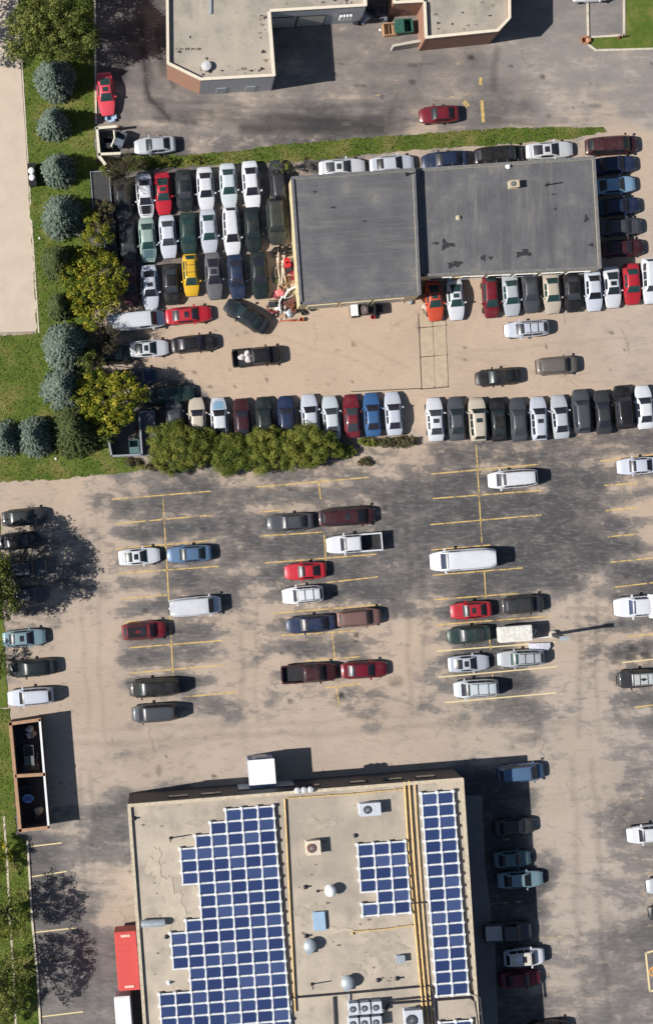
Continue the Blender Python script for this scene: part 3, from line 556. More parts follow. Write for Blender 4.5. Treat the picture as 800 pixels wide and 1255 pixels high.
# roof plant of the big building
lg = plain('pale_unit', (.52, .55, .60), .5, .1, .1); sky_m = plain('skylight_dome', (.30, .42, .55), .3, 0, .08); ins = plain('cream_unit', (.60, .52, .42), .6)
roofthing(452, 990, ZE, 24, 14, .95, lg, 'air_handler', fan=True, label='pale grey air handler near the top of the roof, above the small array')
roofthing(383, 1037, ZE, 16, 16, .9, ins, 'exhaust_fan', fan=True, fanm=rust, label='cream roof fan with a rusty round grille')
roofthing(391, 1128, ZE, 13, 21, .3, sky_m, 'skylight', label='pale blue rectangular skylight in the middle of the roof', cat='skylight')
roofthing(490, 1174, ZE, 9, 8, .55, steel, 'roof_vent', label='small square metal vent right of the middle of the roof', cat='vent')
roofthing(505, 1246, ZE, 20, 22, 1.1, lg, 'air_handler', fan=True, label='square grey air handler at the bottom of the roof by the yellow pipes')
for i, (x, y, r_, lab) in enumerate([(404, 1090, .62, 'white domed turbine vent left of the small array'), (379, 1157, .7, 'bluish hooded cowl below the skylight'), (425, 1202, .72, 'bluish hooded cowl above the condenser row')]):
    m = MB().lathe([(r_*.85, 0), (r_*.85, .15), (r_*.6, .18), (r_*.6, .7), (r_, .75), (r_*.97, .9), (r_*.7, 1.1), (r_*.3, 1.2), (.03, 1.22)], n=20)
    o = m.build('roof_cowl', WM if i == 0 else steel, None, True); o.location = P(x, y, ZE); tag(o, lab, 'vent')
    if i: MB().box((-.1, -.55, .4), (.5, .8, .5)).build('hood', steel, o)
pole(389, 1092, ZE, .5, .06, dark_steel, 'vent_pipe', 'thin dark pipe stub left of the white dome', 'pipe')
for x, y, h in ((374, 1087, .5), (209, 1027, 1.8), (382, 1206, 1.7), (435, 1024, .25), (486, 1199, .6), (463, 1201, .3), (207, 1204, .45), (204, 1148, .3), (164, 1003, .5), (375, 1147, .5)):
    pole(x, y, ZE, h, .07 if h > 1 else .1, dark_steel if h != .45 else WM, 'vent_pipe', {374: 'dark stub pipe above the long thin pipe shadow', 209: 'tall thin vent pipe in the upper left of the tan roof', 382: 'tall thin vent pipe in the lower middle of the tan roof', 435: 'round dark roof drain above the small array', 486: 'bent short pipe right of the condensers',
         463: 'tiny vent stub right of the lower hooded cowl', 207: 'white stub vent left of the big array, low down', 204: 'small dark stub beside the long metal duct', 164: 'dark stub in the top left roof corner', 375: 'small dark stub just above the upper hooded cowl'}[x], 'pipe')
o = MB().tube([(-1.2, 0, .45), (-.9, 0, .5), (.9, 0, .5), (1.2, 0, .45)], .4, 10).box((-.7, 0, .1), (.15, .7, .2)).box((.7, 0, .1), (.15, .7, .2)).build('roof_duct', steel, None, True); o.location = P(188, 1130, ZE); o.rotation_euler = (0, 0, R(3)); tag(o, 'rounded metal duct lying near the left roof edge', 'duct')
for j, y0 in enumerate((1233, 1251)):
    for i in range(3):
        o = roofthing(432+i*14, y0-i*1, ZE, 10.5, 13, 1.0, lg, 'condenser', fan=True, label=('upper' if j == 0 else 'lower')+' row, '+['left', 'middle', 'right'][i]+' condenser of the cluster at the bottom of the roof', group='condensers on the tan roof')
def pipe(pts, r, mat, label, z=ZE+.18, sup=True):
    m = MB(); w = [P(x, y, z) for x, y in pts]; m.tube(w, r, 7); root = m.build('roof_pipe', mat, None, True); tag(root, label, 'pipe')
    if sup:
        q = MB()
        for a, b_ in zip(w[:-1], w[1:]):
            n = max(1, int((b_-a).length/2.2))
            for k in range(n): p = a+(b_-a)*(k+.5)/n; q.box((p.x, p.y, ZE+.06), (.25, .25, .12))
        q.build('pipe_supports', tan_m, root)
pipe([(349, 979), (355, 1100), (359, 1180), (362, 1240)], .09, yellow_pipe, 'yellow pipe running down the roof beside the largest array')
pipe([(351, 978.5), (420, 974), (497, 967)], .07, yellow_pipe, 'yellow pipe running along the north roof edge')
pipe([(495.5, 958), (501, 1050), (509, 1140), (520, 1262)], .11, yellow_pipe, 'leftmost of the three yellow pipes beside the narrow array')
pipe([(501, 957), (508, 1060), (516, 1160), (525, 1262)], .11, yellow_pipe, 'middle of the three yellow pipes beside the narrow array')
pipe([(508, 957), (511, 1010), (518, 1110), (530, 1262)], .07, yellow_pipe, 'rightmost of the three yellow pipes beside the narrow array')
pipe([(432, 1146), (432, 1142), (470, 1139), (505, 1134)], .07, yellow_pipe, 'short orange pipe crossing toward the yellow pipes')
pipe([(356, 1223), (440, 1216), (526, 1208), (531, 1212), (534, 1262)], .11, dark_steel, 'dark conduit crossing the roof above the condensers')
pipe([(430, 1247), (468, 1244), (477, 1230), (575, 1222.5), (582, 1227), (586, 1262)], .13, dark_steel, 'thick dark conduit curving round the bottom right array')
pipe([(409, 1222), (411, 1264)], .13, dark_steel, 'vertical dark conduit left of the condensers')
pipe([(501, 1107), (524, 1106)], .07, dark_steel, 'short dark conduit linking the small and narrow arrays', ZE+.3, False)
for a in [(470,1165,26,12),(465,1150,20,8),(480,1180,15,10),(380,1120,18,12),(250,1010,20,6),(390,1010,20,8),(435,1190,14,8)]: blob(bE, cE, a[0], a[1], ZE+.004, a[2]*.9, a[3]*.9, plain('roof_silt', (.36, .31, .25), .95, 0, .2, 1), 'silt_patch', 26)
for a in [(210,1110,14,34),(190,1060,9,20),(410,1140,20,4)]: blob(bE, cE, a[0], a[1], ZE+.006, a[2]*.9, a[3]*.9, plain("roof_sand", (.455, .39, .305), .95, 0, .15, 1), 'silt_patch', 26)

for i in range(46):      # dirt and scuffs on the two pale roofs, thickest along the parapets
    x, y = random.choice([(random.uniform(216, 250), 90+random.uniform(-8, 3)), (random.uniform(250, 330), random.uniform(84, 90)), (random.uniform(318, 327), random.uniform(0, 85)), (random.uniform(212, 326), random.uniform(0, 84)), (random.uniform(340, 440), random.uniform(-2, 5))])
    if x < 246 and y > 60+.5*(x-207): y = 60
    blob(bA, cA, x, y, 5.36+.001*i*.5, random.uniform(.5, 2.6), random.uniform(.5, 1.8), tar if i % 3 else silt, 'scuff')
for i in range(14): blob(bB, cB, random.uniform(530, 605), random.uniform(2, 38), 4.26+.001*i, random.uniform(.6, 2.4), random.uniform(.5, 1.6), tar if i % 2 else silt, 'scuff')
for i in range(26): blob(bE, cE, *random.choice([(random.uniform(172, 208), random.uniform(1000, 1200)), (random.uniform(362, 430), random.uniform(990, 1210)), (random.uniform(440, 490), random.uniform(1125, 1205))]), ZE+.008+.0007*i, random.uniform(.5, 2.6), random.uniform(.4, 1.4), plain('old_stain', (.15, .13, .11), .9) if i % 3 else silt, 'scuff')
pipe([(357, 1226), (357, 1262)], .08, steel, 'thin grey conduit beside the bottom of the largest array')
pipe([(428, 1218), (428, 1262)], .07, steel, 'thin grey conduit on the left of the condensers')
pipe([(470, 1240), (479, 1226), (528, 1221), (577, 1217), (588, 1222), (592, 1262)], .11, dark_steel, 'second dark conduit curving outside the thick one')
pipe([(430, 1243), (470, 1240)], .09, steel, 'pale grey manifold pipe under the upper condensers')
pipe([(511, 1232), (514, 1262)], .06, dark_steel, 'thin dark conduit by the square air handler')
# ------------------------------------------------------------------ vehicles
def lerp_tab(tab, x):
    if x <= tab[0][0]: return tab[0][1]
    for (a, p), (b_, q) in zip(tab[:-1], tab[1:]):
        if x <= b_: return p+(q-p)*(x-a)/(b_-a)
    return tab[-1][1]
SPEC = {  # lengths in metres; x forward. top: hood/deck height table; roof: x of windscreen foot, roof front, roof rear, rear glass foot
 'sedan': dict(L=4.7, W=1.80, H=1.44, top=[(-2.35, .80), (-2.1, .96), (-1.5, 1.0), (.9, .98), (2.0, .80), (2.35, .62)], g=(1.05, .30, -.95, -1.70), tum=.42, sw=[(-1.05, -.32), (-.24, .42)], wh=(1.40, -1.35)),
 'coupe': dict(L=4.5, W=1.78, H=1.34, top=[(-2.25, .78), (-2.0, .93), (-1.5, .95), (.8, .92), (1.9, .74), (2.25, .58)], g=(.85, .05, -.75, -1.65), tum=.50, sw=[(-.9, .25)], wh=(1.36, -1.30)),
 'hatchback': dict(L=4.2, W=1.74, H=1.47, top=[(-2.1, .82), (-1.95, .95), (.9, .98), (1.8, .82), (2.1, .62)], g=(1.10, .35, -1.45, -1.97), tum=.40, sw=[(-1.35, -.45), (-.37, .45)], wh=(1.28, -1.25)),
 'estate_car': dict(L=4.8, W=1.80, H=1.50, top=[(-2.4, .80), (-2.2, .95), (1.0, .98), (2.05, .80), (2.4, .62)], g=(1.15, .40, -1.85, -2.28), tum=.40, sw=[(-1.75, -1.0), (-.92, -.2), (-.12, .5)], wh=(1.42, -1.38)),
 'suv': dict(L=4.75, W=1.88, H=1.74, top=[(-2.37, .9), (-2.2, 1.08), (1.1, 1.10), (2.1, .98), (2.37, .70)], g=(1.18, .60, -1.85, -2.22), tum=.30, sw=[(-1.75, -1.0), (-.92, -.1), (-.02, .62)], wh=(1.42, -1.38)),
 'minivan': dict(L=5.0, W=1.94, H=1.76, top=[(-2.5, .9), (-2.35, 1.02), (1.3, 1.05), (2.2, .86), (2.5, .64)], g=(1.75, .85, -2.05, -2.40), tum=.28, sw=[(-1.95, -1.05), (-.97, -.05), (.03, 1.0)], wh=(1.60, -1.45)),
 'cargo_van': dict(L=5.6, W=2.02, H=2.10, top=[(-2.8, .9), (-2.72, 1.15), (1.7, 1.18), (2.5, 1.02), (2.8, .72)], g=(2.00, 1.40, -2.62, -2.76), tum=.12, sw=[(.35, 1.25)], wh=(1.85, -1.65)),
 'pickup_truck': dict(L=5.5, W=1.96, H=1.80, top=[(-2.75, .66), (-.72, .66), (-.70, 1.12), (1.4, 1.14), (2.5, 1.0), (2.75, .72)], g=(1.45, .85, -.52, -.68), tum=.28, sw=[(-.45, .15), (.23, .85)], wh=(1.75, -1.65)),
}
def build_kind(kind):
    s = SPEC[kind]; L, W, H = s['L'], s['W'], s['H']; hw = W/2; parts = []; n = 44
    xs = sorted(set([-L/2+L*i/(n-1) for i in range(n)]+([-.72, -.70] if kind == 'pickup_truck' else [])))
    def plan(x):
        e = L/2; u = abs(x)/e; p = 5.0 if kind in ('cargo_van', 'pickup_truck') else 3.6
        return hw*(1-(.20 if x > 0 else .14)*u**p*1.6)
    def zb(x):
        z = .24+.10*max(0, abs(x)/(L/2)-.85)/.15
        for w in s['wh']:
            d = abs(x-w)
            if d < .39: z = max(z, .30+math.sqrt(.39**2-d*d))
        return z
    v = []; 
    for x in xs:
        w = plan(x); t = lerp_tab(s['top'], x); z0 = min(zb(x), t-.12); cr = .05 if not (kind == 'pickup_truck' and x < -.7) else 0
        sec = [(w*.95, z0), (w, max(z0+.02, .48)), (w*.985, t-.14 if t-.14 > z0+.04 else z0+.05), (w*.93, t-.02), (w*.62, t+cr*.7), (0, t+cr)]
        v += [(x, y, z) for y, z in sec]+[(x, -y, z) for y, z in sec[-2::-1]]
    k = 11; f = [(i*k+j, i*k+j+1, (i+1)*k+j+1, (i+1)*k+j) for i in range(len(xs)-1) for j in range(k-1)]
    f += [tuple(range(k)), tuple(reversed(range((len(xs)-1)*k, len(xs)*k)))]+[((i+1)*k, (i+1)*k+k-1, i*k+k-1, i*k) for i in range(len(xs)-1)]
    f = [tuple(reversed(q)) for q in f]
    parts.append(('body', mk('body', v, f, True, 40), paint, 'c'))
    # cabin
    x0, x1, x2, x3 = s['g']; zt0, zt3 = lerp_tab(s['top'], x0)+.03, lerp_tab(s['top'], x3 if kind != 'pickup_truck' else -.69)+.03
    def zr(x):
        if x >= x1: u = (x0-x)/(x0-x1); return zt0+(H-.02-zt0)*math.sin(u*math.pi/2)**.9 if u > 0 else zt0
        if x >= x2: u = (x1-x)/(x1-x2); return H-.02+.03*math.sin(u*math.pi)
        u = (x-x3)/(x2-x3); return zt3+(H-.02-zt3)*max(0, math.sin(u*math.pi/2))**.9
    belt = lerp_tab(s['top'], 0)-.03
    def wb(x): return plan(x)*.90*(1-.05*max(0, (x-x1)/(x0-x1) if x > x1 else 0)-.06*max(0, (x2-x)/(x2-x3) if x < x2 else 0))
    def wt(x): return max(.3, wb(x)-s['tum']*max(0, zr(x)-belt))
    def surf(x, u, o=0.0):    # u -1..1 across the roof
        w = wt(x); z = zr(x); return (x, u*w, z+.035*(1-u*u)+o)
    cs = [x0+(x1-x0)*i/6 for i in range(6)]+[x1+(x2-x1)*i/6 for i in range(6)]+[x2+(x3-x2)*i/5 for i in range(6)]
    v = []
    for x in cs:
        w, t_, z = wb(x), wt(x), zr(x)
        sec = [(w, belt-.05), (w, min(belt, z)), (t_+.015, z-.05 if z-.05 > belt else z-.01), (t_*.94, z+.004), (t_*.5, z+.026), (0, z+.035)]
        v += [(x, y, zz) for y, zz in sec]+[(x, -y, zz) for y, zz in sec[-2::-1]]
    f = [(i*k+j, i*k+j+1, (i+1)*k+j+1, (i+1)*k+j) for i in range(len(cs)-1) for j in range(k-1)]+[tuple(reversed(range(k))), tuple(range((len(cs)-1)*k, len(cs)*k))]
    parts.append(('cabin', mk('cabin', v, f, True, 50), paint, 'c'))
    def patch(name, xa, xb, ua, ub, off, mat, key, nx=5, nu=7, ins=.0):
        vv = []
        for i in range(nx):
            x = xa+(xb-xa)*i/(nx-1)
            for j in range(nu): u = ua+(ub-ua)*j/(nu-1); vv.append(surf(x, u*(1-ins*i/(nx-1)), off))
        ff = [(i*nu+j, i*nu+j+1, (i+1)*nu+j+1, (i+1)*nu+j) for i in range(nx-1) for j in range(nu-1)]
        if xb > xa: ff = [tuple(reversed(q)) for q in ff]
        parts.append((name, mk(name, vv, ff, True), mat, key))
    patch('windshield', x0-.03, x1+.02, -.90, .90, .014, glass, 'g')
    if kind == 'cargo_van':
        for sg in (-1, 1): parts.append(('rear_window', MB().box((x3-.02, sg*.42, 1.6), (.05, .6, .5)).mesh('rw'), glass, 'g'))
    else: patch('rear_window', x2-.03, x3+.04*(1 if kind != 'pickup_truck' else .3), -.86, .86, .014, glass, 'g')
    for a, b_ in s['sw']:
        for sg in (-1, 1):
            vv = []
            for x in (a, (a+b_)/2, b_):
                for u in (0, 1):
                    z = zr(x)-.07; zl = belt+.05; zz = zl+(z-zl)*u; w = wb(x)+(wt(x)+.015-wb(x))*((zz-belt)/(zr(x)-.05-belt)); vv.append((x, sg*(w+.012), zz))
            ff = [(0, 2, 3, 1), (2, 4, 5, 3)]
            if sg > 0: ff = [tuple(reversed(q)) for q in ff]
            parts.append(('side_window', mk('side_window', vv, ff), glass, 'g'))
    # bonnet and boot lid a touch proud of the body
    def lid(name, xa, xb, uw, key):
        vv = []
        for i in range(6):
            x = xa+(xb-xa)*i/5; w = plan(x)*uw
            for j in range(7): u = -1+2*j/6; vv.append((x, u*w, lerp_tab(s['top'], x)+.05*(1-.3*abs(u)**1.5/.62)*1.0-.02*(abs(u) > .99)+.008))
        ff = [(i*7+j, (i+1)*7+j, (i+1)*7+j+1, i*7+j+1) for i in range(5) for j in range(6)]
        if xb < xa: ff = [tuple(reversed(q)) for q in ff]
        parts.append((name, mk(name, vv, ff, True), paint, key))
    lid('bonnet', x0+.04, L/2-.22, .78, 'h')
    if kind in ('sedan', 'coupe'): lid('boot_lid', -L/2+.16, x3-.05, .76, 'c')
    zf = lerp_tab(s['top'], L/2)-.06; zr_ = lerp_tab(s['top'], -L/2)-.08
    for sg in (-1, 1):
        parts.append(('headlight', MB().box((L/2-.12, sg*hw*.52, zf-.01), (.22, .28, .12), sg*-.35).mesh('hl'), lamp_m, None))
        parts.append(('tail_light', MB().box((-L/2+.06, sg*hw*.60, zr_-.04), (.12, .26, .16), sg*.2).mesh('tl'), tail_m, None))
        parts.append(('wing_mirror', MB().box((x0-.42, sg*(hw+.07), belt+.06), (.16, .22, .14), sg*.2).mesh('wm'), paint, 'c'))
        for w in s['wh']:
            m = MB(); r = .33; ring = [(r-.03, 0), (r, .03), (r, .17), (r-.03, .2)]; q = 14
            vv = [(w+rr*math.cos(2*math.pi*j/q), sg*(hw-.005-yy), .33+rr*math.sin(2*math.pi*j/q)) for rr, yy in ring for j in range(q)]
            ff = [(i*q+j, i*q+(j+1) % q, (i+1)*q+(j+1) % q, (i+1)*q+j) for i in range(3) for j in range(q)]+[tuple(range(q)), tuple(reversed(range(3*q, 4*q)))]
            if sg < 0: ff = [tuple(reversed(t)) for t in ff]
            parts.append(('wheel', mk('wheel', vv, ff, True, 40), tyre_m, None))
    parts.append(('front_bumper', MB().box((L/2-.03, 0, .42), (.12, hw*1.35, .2)).mesh('fb'), trim_m, None))
    parts.append(('rear_bumper', MB().box((-L/2+.03, 0, .45), (.12, hw*1.5, .2)).mesh('rb'), trim_m, None))
    if kind == 'pickup_truck':
        for sg in (-1, 1): parts.append(('bed_side', MB().box((-1.72, sg*(hw-.10), .90), (2.02, .12, .50)).box((-1.72, sg*(hw-.10), 1.16), (2.02, .16, .04)).mesh('bs'), paint, 'c'))
        parts.append(('tailgate', MB().box((-2.70, 0, .90), (.08, W-.34, .50)).mesh('tg'), paint, 'c'))
        parts.append(('bed_floor', MB().box((-1.70, 0, .675), (1.94, W-.34, .03)).mesh('bf'), trim_m, None))
    ex = {}
    zt = lambda x: zr(x)+.035
    a = x1-(x1-x2)*.22; wv = wt(0)
    ex['sunroof'] = [('sunroof', MB().box((a-.22, 0, zt(a-.22)+.004), (.46, wv*1.0, .016)).mesh('sr'), glass, 'g')]
    ex['rack'] = [('roof_rail', MB().box(((x1+x2)/2, sg*wv*.84, H+.05), ((x1-x2)*.85, .05, .05)).mesh('rr'), trim_m, None) for sg in (-1, 1)]+[('roof_bar', MB().box((x2+(x1-x2)*u, 0, H+.075), (.05, wv*1.66, .03)).mesh('rbb'), trim_m, None) for u in (.3, .7)]
    ex['ribs'] = [('roof_rib', MB().box(((x1+x2)/2, sg*wv*.22, H+.022), ((x1-x2)*.9, .04, .03)).mesh('rbs'), paint, 'c') for sg in (-3, -1, 1, 3)]
    return parts, ex
KINDS = {}
for k_ in SPEC: KINDS[k_] = build_kind(k_)
CAT = {'sedan': 'car', 'coupe': 'car', 'hatchback': 'car', 'estate_car': 'car', 'suv': 'car', 'minivan': 'minivan', 'cargo_van': 'van', 'pickup_truck': 'pickup truck'}
pc = dict(white=(.62, .63, .66), lilac=(.50, .53, .60), silver=(.40, .42, .45), pale=(.50, .55, .58), beige=(.48, .42, .34), sky=(.20, .33, .46), teal=(.07, .13, .15), lteal=(.19, .29, .33), grey=(.12, .12, .13), slate=(.055, .06, .07), dgrey=(.03, .032, .035),
          black=(.010, .010, .012), navy=(.013, .026, .066), blue=(.03, .10, .24), sblue=(.08, .15, .26), dgreen=(.009, .017, .018), green=(.015, .036, .033), sage=(.25, .33, .30), red=(.42, .014, .028), pinkred=(.62, .06, .09), dred=(.15, .008, .018), maroon=(.045, .010, .015), yellow=(.72, .42, .02), orange=(.50, .065, .025), taupe=(.14, .125, .11), brown=(.17, .095, .085))
DIR = {'E': 0, 'N': 90, 'W': 180, 'S': 270}
def car(kind, x, y, d, ln, col, label, group=None, ex=(), hood=None, gl=None, wscale=1.0, tilt=None):
    s = SPEC[kind]; ang = (R(DIR[d])+TILT+(R(random.uniform(-1.2, 1.2)) if tilt is None else R(tilt))) if isinstance(d, str) else R(d)
    loc = P(x, y, .8); loc.z = 0
    root = empty(kind, loc, ang, label, CAT[kind], group); root.scale = (ln*S/s['L'], wscale*1.05, 1)
    parts, exs = KINDS[kind]; c = pc[col] if isinstance(col, str) else col; j = random.uniform(.9, 1.1); c = tuple(min(.8, v*j) for v in c)
    g = gl or random.choice([(.014, .014, .024), (.016, .018, .030), (.012, .022, .026), (.02, .02, .035), (.035, .04, .05), (.010, .010, .016)])
    pl = list(parts)
    for e in ex: pl += exs[e]
    for name, me, mat, key in pl:
        o = bpy.data.objects.new(name, me); COL.objects.link(o); o.parent = root
        if not me.materials: me.materials.append(mat)
        cc = c if key == 'c' else (pc[hood] if hood else c) if key == 'h' else g
        o.color = (*cc, 1)
    return root
GA = 'cars packed three deep in the sales yard'
gt = (.014, .042, .042)
CARS = [
('sedan',151,246,'S',52,'dgrey','dark car half hidden under the bare tree, leftmost of the top row',GA),
('sedan',178,240,'S',53,'white','white sedan with a black bonnet beside the bare tree',GA,(),'black'),
('coupe',200,237,'S',51,'red','bright red coupe in the top row of the packed yard',GA,('sunroof',),None,gt),
('sedan',226,233,'S',50,'dgreen','dark green sedan right of the red coupe in the top row',GA),
('sedan',252,231,'S',52,'white','white sedan in the top row, directly right of the dark green one',GA),
('sedan',280,227,'S',53,'pale','pale silver sedan between two white ones in the top row',GA,(),None,gt),
('sedan',308,227,'S',59,'white','long white sedan in the top row, rightmost of the pale ones',GA),
('estate_car',341,221,'N',50,'dgrey','dark car at the top right corner of the yard, by the grey roof',GA,(),'slate'),
('sedan',135,300,'S',52,'black','black car almost buried in the shade at the left of the middle row',GA),
('sedan',157,297,'S',52,'dgrey','dark grey sedan in the middle row, second from the trees',GA),
('sedan',181,294,'S',54,'sage','sage green sedan with a dark teal bonnet in the middle row',GA,(),'teal',gt),
('sedan',206,290,'S',52,'lilac','pale lilac silver sedan in the middle row',GA),
('sedan',231,286,'S',51,'green','green sedan in the middle row between two pale sedans',GA,(),None,gt),
('sedan',256,283,'S',53,'lilac','light silver sedan with teal windscreen in the middle row',GA,(),None,gt),
('estate_car',284,283,'S',60,'white','long roofed white estate car in the middle row',GA),
('sedan',310,281,'S',54,'dgreen','dark green sedan right of the white estate car',GA),
('suv',339,271,'S',56,(.03,.035,.03),'olive black people carrier at the right end of the middle row',GA,(),None,None,1.1),
('sedan',160,347,'S',56,'maroon','dark maroon car at the left of the lower row',GA),
('sedan',184,352,'S',54,'lilac','light blue white sedan with sunroof in the lower row',GA,('sunroof',)),
('sedan',210,348,'S',50,'black','black sedan left of the yellow car',GA),
('hatchback',234,337,'S',51,'yellow','bright yellow hatchback in the lower row',GA,('rack',),None,gt),
('coupe',262,338,'S',57,'grey','mid grey coupe with sunroof right of the yellow hatchback',GA,('sunroof',)),
('sedan',290,339,'S',54,'navy','navy sedan in the lower row',GA),
('coupe',318,337,'S',57,'dgreen','blackish green coupe at the right of the lower row',GA,(),None,None,1.05),
# loose cars in the yard
('cargo_van',167,393,'E',72,'white','long cream white van parked under the trees in the yard',None,('ribs',),None,None,.95),
('sedan',231,386,'E',56,'red','red sedan with a dark tinted rear, parked behind the white van',None,('sunroof',)),
('sedan',302,387,148,58,(.008,.014,.020),'dark sedan parked askew below the packed rows',None,(),None,(.012,.025,.03),1.06),
('coupe',183,427,'E',47,'white','white coupe with a sunroof beside the trees',None,('sunroof',)),
('sedan',140,434,'E',46,'dgreen','green black sedan half under the bare tree',None,(),None,gt),
('sedan',238,421,'E',55,'black','black sedan in front of the white coupe',None),
('pickup_truck',315,437,'E',60,'black','black pickup truck with white bags in its bed',None,(),None,None,1.0),
('sedan',166,462,'E',52,'navy','dark blue sedan in the shade below the white coupe',None),
('sedan',210,483,'E',56,'green','green sedan above the left end of the long hedge side row',None,(),None,gt),
]
GB = 'cars backed against the hedge and fence line in one long row'
for x, y, k, c, l, e in [(214,512,'sedan','slate','grey sedan, leftmost of the hedge side row, nose hidden by no one',()),(242,514,'sedan','beige','beige white sedan in the hedge side row',()),(269,514,'sedan','white','white sedan with a blue bonnet shade in the hedge side row',()),
    (297,515,'sedan','maroon','dark maroon sedan in the hedge side row',()),(324,513,'sedan','dgreen','dark green sedan between the maroon and navy ones by the hedge',()),(351,512,'sedan','navy','navy sedan left of the white coupe by the hedge',()),
    (380,510,'sedan','lilac','tall looking white sedan, last before the hedge thins out',()),(406,512,'sedan','pale','silver blue sedan left of the dark red car in the hedge side row',()),(431,510,'coupe','dred','dark red coupe in the hedge side row',()),(456,508,'sedan','blue','bright blue sedan in the hedge side row',()),
    (482,507,'sedan','lilac','white silver sedan at the right end of the left group, next to the gap',()),(533,514,'sedan','white','white sedan with sunroof, first right of the gap',('sunroof',)),(559,513,'sedan','slate','dark grey sedan right of the white sedan with sunroof',()),
    (585,514,'suv','beige','cream off-roader with a sunroof in the fence row',('sunroof',)),(610,514,'sedan','black','black sedan right of the cream off-roader',()),(635,514,'sedan','slate','blue grey sedan between the black one and the white one',()),
    (660,513,'estate_car','lilac','white estate car with sunroof in the fence row',('sunroof',)),(686,511,'sedan','silver','silver beige sedan in the fence row',()),(712,504,'suv','slate','dark grey off-roader standing a little forward in the fence row',()),
    (738,505,'sedan','dgrey','charcoal sedan in the fence row, second from the last white car',()),(763,499,'suv','black','black off-roader left of the last white sedan',()),(789,499,'sedan','white','white sedan at the right end of the fence row',())]:
    CARS.append((k, x, y, 'N', 53, c, l.replace(', nose hidden by no one', ''), GB, e, 'sky' if x == 269 else None))
GC = 'cars nosed out in front of the long shop'
for x, y, k, c, l, e in [(532,368,'coupe','orange','orange coupe at the corner between the two shops',('sunroof',)),(558,367,'coupe','white','white coupe with dark sunroof beside the orange one',('sunroof',)),(601,364,'hatchback','dred','deep red hatchback, alone left of a silver sedan',()),(626,362,'sedan','silver','silver sedan right of the deep red hatchback',()),
    (650,358,'sedan','slate','dark grey battered sedan squeezed between two silver ones',()),(676,359,'sedan','beige','beige silver sedan left of the black one at the shop front',()),(701,357,'sedan','black','black sedan at the shop front',()),(727,356,'sedan','lilac','pale lilac sedan right of the black one',()),
    (750,352,'coupe','white','white coupe with sunroof left of the red car',('sunroof',)),(774,348,'sedan','red','bright red sedan near the right edge, shop front row',()),(797,344,'suv','white','white off-roader cut by the right edge of the picture',())]:
    CARS.append((k, x, y, 'S', 50 if x < 790 else 56, c, l, GC, e, None, gt if x in (532, 558, 601, 626, 676, 774) else None))
GD = 'cars lined up along the east side of the shop'
for x, y, k, c, l, ln in [(749,178,'minivan','maroon','dark maroon minivan at the top of the east side line',62),(752,202,'sedan','navy','navy sedan just below the maroon minivan',52),(752,227,'sedan','sky','light blue sedan half in the shop shadow',52),(757,253,'sedan','navy','dark blue sedan below the light blue one',52),(760,278,'sedan','slate','charcoal sedan second from the bottom of the east line',52),(762,304,'sedan','maroon','maroon sedan at the bottom of the east side line',52)]:
    CARS.append((k, x, y, 'E', ln, c, l, GD))
GE = 'cars along the grass strip north of the shop'
for x, y, k, c, l, ln, d, e in [(419,205,'coupe','white','white coupe with sunroof at the left of the strip row',56,'E',('sunroof',)),(480,201,'sedan','lilac','white silver sedan behind the square roof',54,'E',()),(545,196,'sedan','navy','navy sedan behind the gap of the two roofs',56,'W',()),(611,190,'minivan','black','black minivan behind the long roof',58,'E',()),(673,184,'coupe','white','white coupe with black sunroof near the top right of the long roof',57,'E',('sunroof',))]:
    CARS.append((k, x, y, d, ln, c, l, GE, e))
